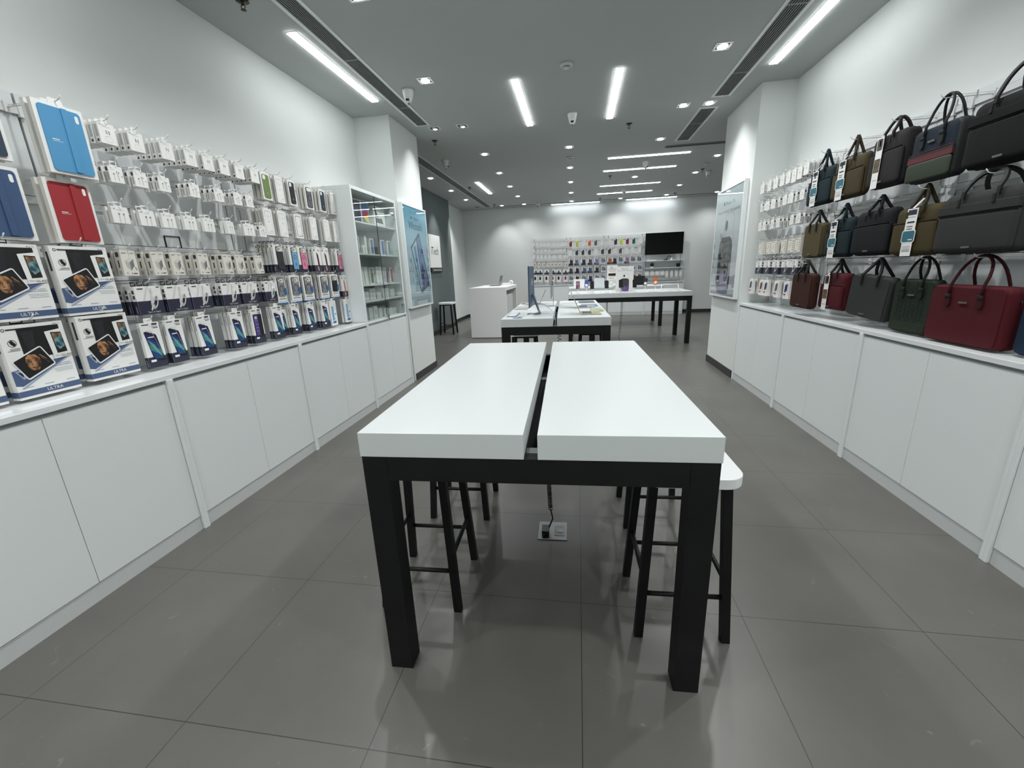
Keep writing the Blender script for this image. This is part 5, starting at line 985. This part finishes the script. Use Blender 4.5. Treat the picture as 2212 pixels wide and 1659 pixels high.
# ------------------------------------------------------------------ phones, watches and posters on the phone table
def phone(x, y, zc, label, face='dark', w_=0.078, h_=0.155):
    t = empty('display_phone', (x, y, 1.0)); s = B(); 
    s.tube([(0, 0.03, zc - 1.0), (0, 0.035, 0.06), (0, 0.02, 0.008)], 0.007, whitep, 8); s.tube([(0, 0.035, 0.07), (0.05, 0.05, 0.008)], 0.005, whitep, 6); s.tube([(0, 0.035, 0.07), (-0.05, 0.05, 0.008)], 0.005, whitep, 6); s.box(-0.07, 0.07, -0.02, 0.07, 0, 0.008, whitep); s.obj('stand', t)
    c = B().box(-0.035, 0.035, -0.07, -0.04, 0, 0.004, inkl).obj('price_card', t)
    p = B(); p.slab(rr(-w_ / 2, w_ / 2, -h_ / 2, h_ / 2, 0.014), -0.004, 0.004, black2)
    po = p.obj('handset', t); po.location = (0, 0.018, zc - 1.0); po.rotation_euler = (-0.15, 0, 0.12)
    if face != 'dark':
        sc = B(); sc.slab(rr(-w_ * .44, w_ * .44, -h_ * .46, h_ * .46, 0.01), -0.0045, -0.0041, mat('pink_swirl_screen', (196, 130, 130), .3, noise=((66, 60, 110), 14))); so = sc.obj('screen', po)
    return tag(t, label, 'phone', 'phones on stands on the phone table')
phone(0.0, 8.68, 1.165, 'phone with pink swirl screen, leftmost on the phone table', 'pink')
phone(0.28, 8.68, 1.155, 'dark phone right of the leftmost watch charger'); phone(0.565, 8.68, 1.16, 'dark phone in front of the pale tablet'); phone(0.84, 8.68, 1.165, 'dark phone just left of the standing phone poster'); phone(1.105, 8.68, 1.16, 'dark phone just right of the standing phone poster')
def puck(x, y, zc, c, label, w_=0.075):
    t = empty('charger_stand', (x, y, 1.0)); s = B(); s.tube([(0, 0.03, zc - 1.0 - 0.03), (0, 0.035, 0.05), (-0.03, 0.03, 0.008)], 0.006, whitep, 8); s.tube([(0, 0.035, 0.06), (0.05, 0.05, 0.008)], 0.005, whitep, 6); s.box(-0.06, 0.06, -0.02, 0.07, 0, 0.007, whitep); s.obj('stand', t)
    p = B(); p.slab(rr(-w_ / 2, w_ / 2, -0.06, 0.085, 0.012), 0.004, 0.012, mat('case_%d_%d_%d' % c, c, .45)); po = p.obj('phone', t); po.location = (0, 0.015, zc - 1.0); po.rotation_euler = (-0.1, 0.08, 0.1)
    d = B(); d.lathe([(0.001, 0.006), (0.028, 0.006), (0.030, 0), (0.028, -0.006), (0.001, -0.006)], 0, 0, whitep); do = d.obj('charger_puck', t); do.rotation_euler = (PI / 2 - .1, 0, .1); do.location = (0, 0.004, zc - 1.0 - 0.02)
    return tag(t, label, 'charger stand', 'magnetic chargers on the phone table')
puck(0.17, 8.72, 1.17, (60, 84, 170), 'round white charger on blue phone, left on phone table'); puck(0.715, 8.72, 1.16, (206, 208, 206), 'round white charger on pale phone, left of poster'); puck(1.315, 8.72, 1.17, (40, 44, 66), 'round white charger on navy phone, right of poster'); puck(1.51, 8.74, 1.18, (222, 104, 44), 'round white charger on orange phone')
t = empty('counter_poster', (0.925, 8.86, 1.0)); b = B(); b.box(-0.175, 0.175, 0, 0.012, 0, 0.495, whitep); ink17 = mat('poster_ink2', (52, 50, 70), .5)
b.text('iPhone 17e', 0.0, 0.445, 0.026, ink17, -0.001, width=0.12); b.text('Feature stacked. Value packed.', 0, 0.413, 0.02, ink17, -0.001, width=0.29); phone_picture(b, 0.33, 0.46, 0.002, -0.001); b.obj('card', t); B().box(-0.17, 0.17, -0.03, 0.05, 0, 0.003, glass).obj('foot', t)
tag(t, 'white standing phone poster in the middle of the phone table', 'poster')
for i, (x, y, w_) in enumerate(((1.42, 8.62, .2), (1.75, 8.60, .16), (1.92, 8.60, .1), (0.45, 8.62, .1))): tag(B().box(-w_ / 2, w_ / 2, -0.07, 0.07, 0, 0.012, whitep).box(-w_ * .3, w_ * .3, -0.03, 0.03, 0.012, 0.014, inkl).obj('earbud_case'), 'low white tray on phone table, ' + ('under the orange phone', 'near the right end', 'nearest the right end', 'between left phones')[i], 'tray', 'white trays on the phone table').location = (x, y, 1.0)
b = B()
for p in (((-0.17, -0.1, 0.0), (-0.13, 0.12, 0.09)), ((0.17, -0.1, 0.0), (0.2, 0.12, 0.09)), ((-0.17, -0.1, 0.004), (0.17, -0.1, 0.004)), ((-0.13, 0.12, 0.09), (0.2, 0.12, 0.09))): b.tube(p, 0.006, whitep, 6)
o = b.obj('card_easel'); o.location = (1.86, 9.2, 1.004); tag(o, 'white sloping wire-thin easel frame at the right end of phone table', 'stand')
# ---- tablets on the table behind
def tablet(x, z0, w_, h_, cm_, label, y=11.3, pic=None):
    t = empty('display_tablet', (x, y, 1.0)); B().box(-0.05, 0.05, 0.0, 0.12, 0, 0.006, whitep).tube([(0, 0.08, 0.005), (0, 0.02, h_ * .6)], 0.01, whitep, 6).obj('stand', t)
    p = B(); p.slab(rr(-w_ / 2, w_ / 2, 0, h_, 0.012), -0.004, 0.004, cm_); po = p.obj('tablet_body', t); po.location = (0, -0.01, z0 - 1.0 + .006); po.rotation_euler = (-0.12, 0, 0)
    return tag(t, label, 'tablet', 'tablets standing on the rear table')
tablet(0.03, 1.0, 0.28, 0.21, whitep, 'white tablet leaning, leftmost on the rear table'); tablet(0.54, 1.0, 0.26, 0.225, mat('pale_grey_tablet', (196, 202, 204), .4), 'pale grey tablet with rounded corners on the rear table'); tablet(1.54, 1.01, 0.28, 0.23, black2, 'large black screen on the rear table, right of the poster')
t = empty('counter_poster', (0.87, 11.32, 1.0)); b = B().box(-0.13, 0.13, 0, 0.012, 0, 0.53, whitep); rd = mat('red_print', (170, 50, 50), .5)
b.text('THE', -0.03, 0.475, 0.05, ink, -0.001); b.text('ULTIMATE', 0.0, 0.43, 0.045, ink, -0.001, width=0.2); b.text('WATCH', 0.0, 0.385, 0.045, rd, -0.001, width=0.16); b.slab(rr(-0.1, 0.12, 0.27, 0.33, 0.028), -0.006, 0, mat('maroon_watch_print', (84, 30, 26), .4)); b.slab(rr(-0.09, 0.11, 0.285, 0.32, 0.015), -0.008, -0.006, inkb)
b.text('FOR A', -0.02, 0.21, 0.045, ink, -0.001); b.annulus(-0.02, 0.10, 0.06, 0.012, inkl, -0.001); b.obj('card', t)
tag(t, 'white watch poster with large headline on the rear table', 'poster')

# ------------------------------------------------------------------ bags on the right wall
def bag(y, z0, z1, w_, th, c, label, hz, style='brief', front=DR, yaw=0.0, handle='strap', hc=None, tagged=None, tagx=-.24, roll=0.0, sit=False, r=0.035, hspan=0.26):
    h = z1 - z0; t = bpy.data.objects.new('laptop_bag', None); COL.objects.link(t)
    t.matrix_world = side_matrix('R', y, front, z0, yaw, roll)
    c = tuple(int(v * .62) for v in c)
    cm_ = mat('bag_%d_%d_%d' % c, c, .8, spec=.25, bump=.4, bscale=420); dark = tuple(int(v * .72) for v in c); cd = mat('bagtrim_%d_%d_%d' % dark, dark, .75, spec=.25)
    hm = cd if hc is None else mat('bagstrap_%d_%d_%d' % hc, hc, .6, spec=.3)
    body = B().pillow(-w_ / 2, w_ / 2, 0, h, 0, th, r, cm_, 0.005 if style in ('quilt', 'smooth') else 0.010, mat('bag_black_panel', (26, 26, 28), .7) if style == 'stripe' else None); body.obj('body', t)
    z = B(); z.tube([(a, th * .5, q) for a, q in rr(-w_ / 2 - 0.0005, w_ / 2 + 0.0005, -0.0005, h + 0.0005, r, 6)][:40] , 0.0028, cd, 5, False); z.obj('zipper', t)
    pf = -0.0112
    if style in ('pocket', 'grand'):
        pz = h * (.70 if style == 'pocket' else .66)
        p = B().pillow(-w_ * .488, w_ * .488, 0.010, pz, -0.017, 0.002, 0.024, cm_, 0.004); po = p.obj('front_pocket', t)
        B().tube([(-w_ * .475, -0.0185, pz - .004), (w_ * .475, -0.0185, pz - .004)], 0.0035, cd, 6).obj('pocket_zip', t); pf = -0.0262
        if style == 'grand': B().box(-w_ * .485, w_ * .485, -0.026, -0.004, pz, pz + 0.045, cm_).obj('pocket_flap', t, 0.003)
    if style == 'stripe':
        p = B(); p.pillow(-w_ * .485, w_ * .485, 0.008, h * .38, -0.016, -0.004, 0.02, mat('bag_green_panel', (30, 44, 26), .7), .002); p.obj('green_panel', t)
        B().box(-w_ * .485, w_ * .485, -0.0165, -0.004, h * .38, h * .48, mat('bag_red_panel', (84, 22, 32), .7)).obj('red_band', t, .001); B().box(-w_ * .485, w_ * .485, -0.016, -0.004, h * .48, h * .53, mat('bag_black_panel', (26, 26, 28), .7)).obj('black_band', t, .001); pf = -0.0166
        B().tube([(-w_ * .48, -0.012, h * .555), (w_ * .48, -0.012, h * .555)], 0.003, mat('bag_red_panel', (84, 22, 32), .7), 5).obj('piping', t)
    if style == 'quilt':
        q = B(); a = w_ * .10
        for i in range(9):
            for j in range(9):
                cx = -w_ * .42 + i * w_ * .105; cz = h * .26 + j * h * .082 + (h * .041 if i % 2 else 0)
                if cz > h * .90 or abs(cx) > w_ * .39: continue
                for k in range(3):
                    an = math.radians(90 + 120 * k); q.tube([(cx, -0.0056, cz), (cx + a * .55 * math.cos(an), -0.0056, cz + a * .55 * math.sin(an))], 0.0026, cd, 5, False)
        q.obj('quilted_pattern', t); B().box(-w_ * .46, w_ * .46, -0.0085, 0.002, 0.015, h * .2, cm_).obj('base_band', t, .003)
    if style in ('smooth', 'quilt'): B().slab(rr(-w_ * .47, w_ * .47, 0.010, h - 0.010, r * .8), -0.0062, -0.001, cm_).obj('front_panel', t, .001)
    # handles
    hh = hz - z1; hs = w_ * hspan
    for k, yy in enumerate((-0.004 if not style in ('pocket', 'grand') else -0.006, th + 0.004)):
        b = B(); pts = []; n = 14; low = h - (0.06 if handle == 'buckle' else 0.03)
        pts.append((-hs / 2, yy - 0.008 * (k == 0) + 0.008 * (k == 1), low)); pts.append((-hs / 2, yy - 0.006 * (k == 0) + .006 * (k == 1), h + .004))
        for i in range(1, n):
            a = PI - PI * i / n
            cxm = hs / 2 * math.cos(a) * (1 if handle != 'strap' else (0.35 + 0.65 * abs(math.cos(a))) if False else 1)
            yv = yy + (th / 2 - yy) * math.sin(a) * 0.85
            if handle == 'strap':
                u = 1 - abs(2 * i / n - 1); pts.append(((-1 if i <= n / 2 else 1) * hs / 2 * (1 - u) ** .85, yv, h + .004 + (hh + 0.006) * u ** .82)); continue
            pts.append((cxm, yv, h + .004 + (hh + 0.006) * (math.sin(a) ** (0.8 if handle == 'buckle' else 0.75))))
        pts.append((hs / 2, yy - 0.006 * (k == 0) + .006 * (k == 1), h + .004)); pts.append((hs / 2, yy - 0.008 * (k == 0) + 0.008 * (k == 1), low))
        if handle == 'buckle': b.tube(pts, 0.0075, hm, 8)
        else: b.tube(pts, 0.0085, hm, 4, True, 1.5)
        ho = b.obj('handle', t)
    if handle == 'buckle':
        for sx in (-1, 1):
            B().slab(rr(sx * hs / 2 - .016, sx * hs / 2 + .016, h - 0.115, h - 0.045, 0.014, 4), pf - 0.005, pf + 0.002, hm).obj('handle_tab', t); B().box(sx * hs / 2 - .017, sx * hs / 2 + .017, pf - 0.010, pf - 0.004, h - 0.062, h - 0.045, mat('gunmetal', (60, 60, 62), .35, .8)).obj('buckle', t, .002)
    else:
        for sx in (-1, 1): B().box(sx * hs / 2 - .008, sx * hs / 2 + .008, pf - 0.005, pf + .001, h - 0.07, h - 0.03, hm).obj('handle_tab', t, .001)
    B().slab(rr(-0.026, 0.026, h * (.72 if handle == 'buckle' else .1) - .005, h * (.72 if handle == 'buckle' else .1) + .005, 0.003, 2), pf - 0.003, pf + .001, mat('pewter', (130, 130, 128), .35, .8)).obj('logo_plate', t)
    B().tube([(w_ / 2 + .004, th * .5, h * .80), (w_ / 2 + .014, th * .5, h * .77), (w_ / 2 + .004, th * .5, h * .74)], 0.003, mat('gunmetal', (60, 60, 62), .35, .8), 6).obj('strap_ring', t)
    if tagged:
        g = B(); x0 = w_ * tagx; y0 = pf - 0.004; tw = 0.088 if tagged == 'patch' else .066
        def q(u0, u1, z0_, z1_, m, dy=0.0): g.fr(x0 + u0 * tw, x0 + u1 * tw, z0_, z1_, m, y0 - dy)
        g.box(x0, x0 + tw, y0, y0 + 0.001, -0.004, h - 0.012, whitep); g.tube([(x0 + tw * .5, y0, h - .012), (x0 + tw * .6, th * .3, h + hh * .4)], 0.004, whitep, 4, True, 3)
        if tagged == 'patch':
            q(.1, .9, h - .05, h - .02, navy, .0006); q(.15, .85, h - .066, h - .060, inkl, .0006); q(.15, .85, h - .098, h - .088, navy, .0006)
            g.tube([(x0 + tw * (.2 + .06 * i), y0 - .001, h - .115 - .006 * (i % 2)) for i in range(10)], .0012, ink, 4, False); g.tube([(x0 + tw * (.2 + .06 * i), y0 - .001, h - .130 - .006 * (i % 2)) for i in range(10)], .0012, ink, 4, False)
            g.slab(rr(x0 - .012, x0 + tw + .012, h * .26, h * .26 + .078, .016), y0 - .001, y0 - .0002, whitep); g.slab(rr(x0 - .006, x0 + tw + .006, h * .26 + .006, h * .26 + .072, .013), y0 - .0016, y0 - .001, mat('teal_patch_print', (46, 102, 118), .4)); q(.55, .95, h * .26 + .016, h * .26 + .022, whitep, .002)
            for i in range(5): q(.12, .88, h * .19 - i * .008, h * .19 - i * .008 + .003, inkl if i < 3 else ink, .0006)
        else:
            g.slab(rr(x0 + tw * .1, x0 + tw * .9, h * .72, h * .94, .012), y0 - .001, y0 - .0002, mat('sepia_print', (70, 62, 56), .5)); q(.05, .95, h * .30, h * .56, mat('tan_figured_print', (120, 104, 76), .5, noise=((44, 36, 30), 90)), .0006); q(.2, .8, h * .14, h * .16, inkl, .0006)
        g.obj('paper_tag', t)
    tag(t, label, 'bag', 'laptop bags on the right wall')
    if not sit: hook('R', y, front + th * .5 - 0.055, hz - 0.012, 'wire hook of the ' + label.split(',')[0])
    else: hook('R', y, front - .01, hz + 0.0, 'wire hook above the ' + label.split(',')[0])
    return t
HZ1, HZ2, HZ3 = 2.385, 1.90, 1.472
bag(4.345, 1.955, 2.25, 0.37, 0.05, (28, 56, 66), 'dark teal laptop bag with white paper tag, top row', HZ1, 'pocket', tagged='patch')
bag(3.945, 1.95, 2.25, 0.40, 0.05, (98, 84, 52), 'tan laptop bag with white paper tag, top row', HZ1, 'pocket', tagged='patch')
bag(3.53, 1.965, 2.30, 0.33, 0.085, (58, 56, 56), 'dark grey laptop sleeve bag with printed paper tag, top row', HZ1, 'pocket', tagged='print', handle='arch')
bag(3.13, 1.932, 2.235, 0.345, 0.08, (34, 50, 70), 'blue bag with red band and green base, top row', HZ1, 'stripe', handle='buckle', hc=(22, 24, 28), hspan=.42)
bag(2.655, 1.93, 2.25, 0.46, 0.10, (8, 8, 9), 'black briefcase bag, top row, nearest the camera', HZ1, 'grand', handle='arch', hc=(18, 18, 19), hspan=.42)
bag(4.35, 1.51, 1.80, 0.30, 0.065, (120, 108, 70), 'small olive tan bag with black straps, middle row', HZ2, 'smooth', hc=(26, 26, 28), handle='strap', hspan=.36)
bag(3.945, 1.505, 1.80, 0.34, 0.05, (22, 50, 58), 'teal laptop bag with white paper tag, middle row', HZ2, 'pocket', tagged='patch')
bag(3.545, 1.508, 1.815, 0.40, 0.06, (22, 26, 30), 'black navy laptop bag with front pocket, middle row', HZ2, 'pocket')
bag(3.135, 1.497, 1.79, 0.37, 0.05, (98, 84, 46), 'olive laptop bag with large white paper tag, middle row', HZ2, 'pocket', tagged='patch', tagx=-.14)
bag(2.69, 1.497, 1.81, 0.48, 0.09, (72, 74, 72), 'large grey briefcase with black handles, middle row, nearest', HZ2, 'grand', handle='arch', hc=(24, 24, 25), front=2.08, hspan=.42)
bag(4.26, 1.065, 1.372, 0.35, 0.065, (88, 46, 34), 'brown bag with black straps, bottom row', HZ3, 'smooth', hc=(24, 22, 22), hspan=.36, front=2.02)
bag(3.915, 1.08, 1.375, 0.33, 0.07, (112, 24, 36), 'red bag with printed paper tag, bottom row', HZ3, 'pocket', hc=(26, 22, 24), tagged='print')
bag(3.475, 1.06, 1.365, 0.375, 0.075, (78, 80, 80), 'mid grey bag swung askew, bottom row', HZ3, 'smooth', hc=(22, 22, 24), yaw=0.10, roll=0.09, front=2.09, hspan=.4)
bag(3.075, 1.0075, 1.345, 0.33, 0.07, (44, 62, 44), 'dark green quilted bag on the counter, bottom row', HZ3, 'quilt', handle='buckle', front=2.12, hspan=.46, sit=True)
bag(2.655, 1.0075, 1.325, 0.475, 0.095, (114, 20, 34), 'crimson leather briefcase on the counter, bottom row', HZ3, 'smooth', handle='buckle', front=2.09, hspan=.42, sit=True)
bag(2.17, 1.0075, 1.30, 0.42, 0.08, (30, 60, 92), 'dark blue bag at the right photo edge, bottom row', HZ3, 'smooth', handle='buckle', front=2.12, sit=True)
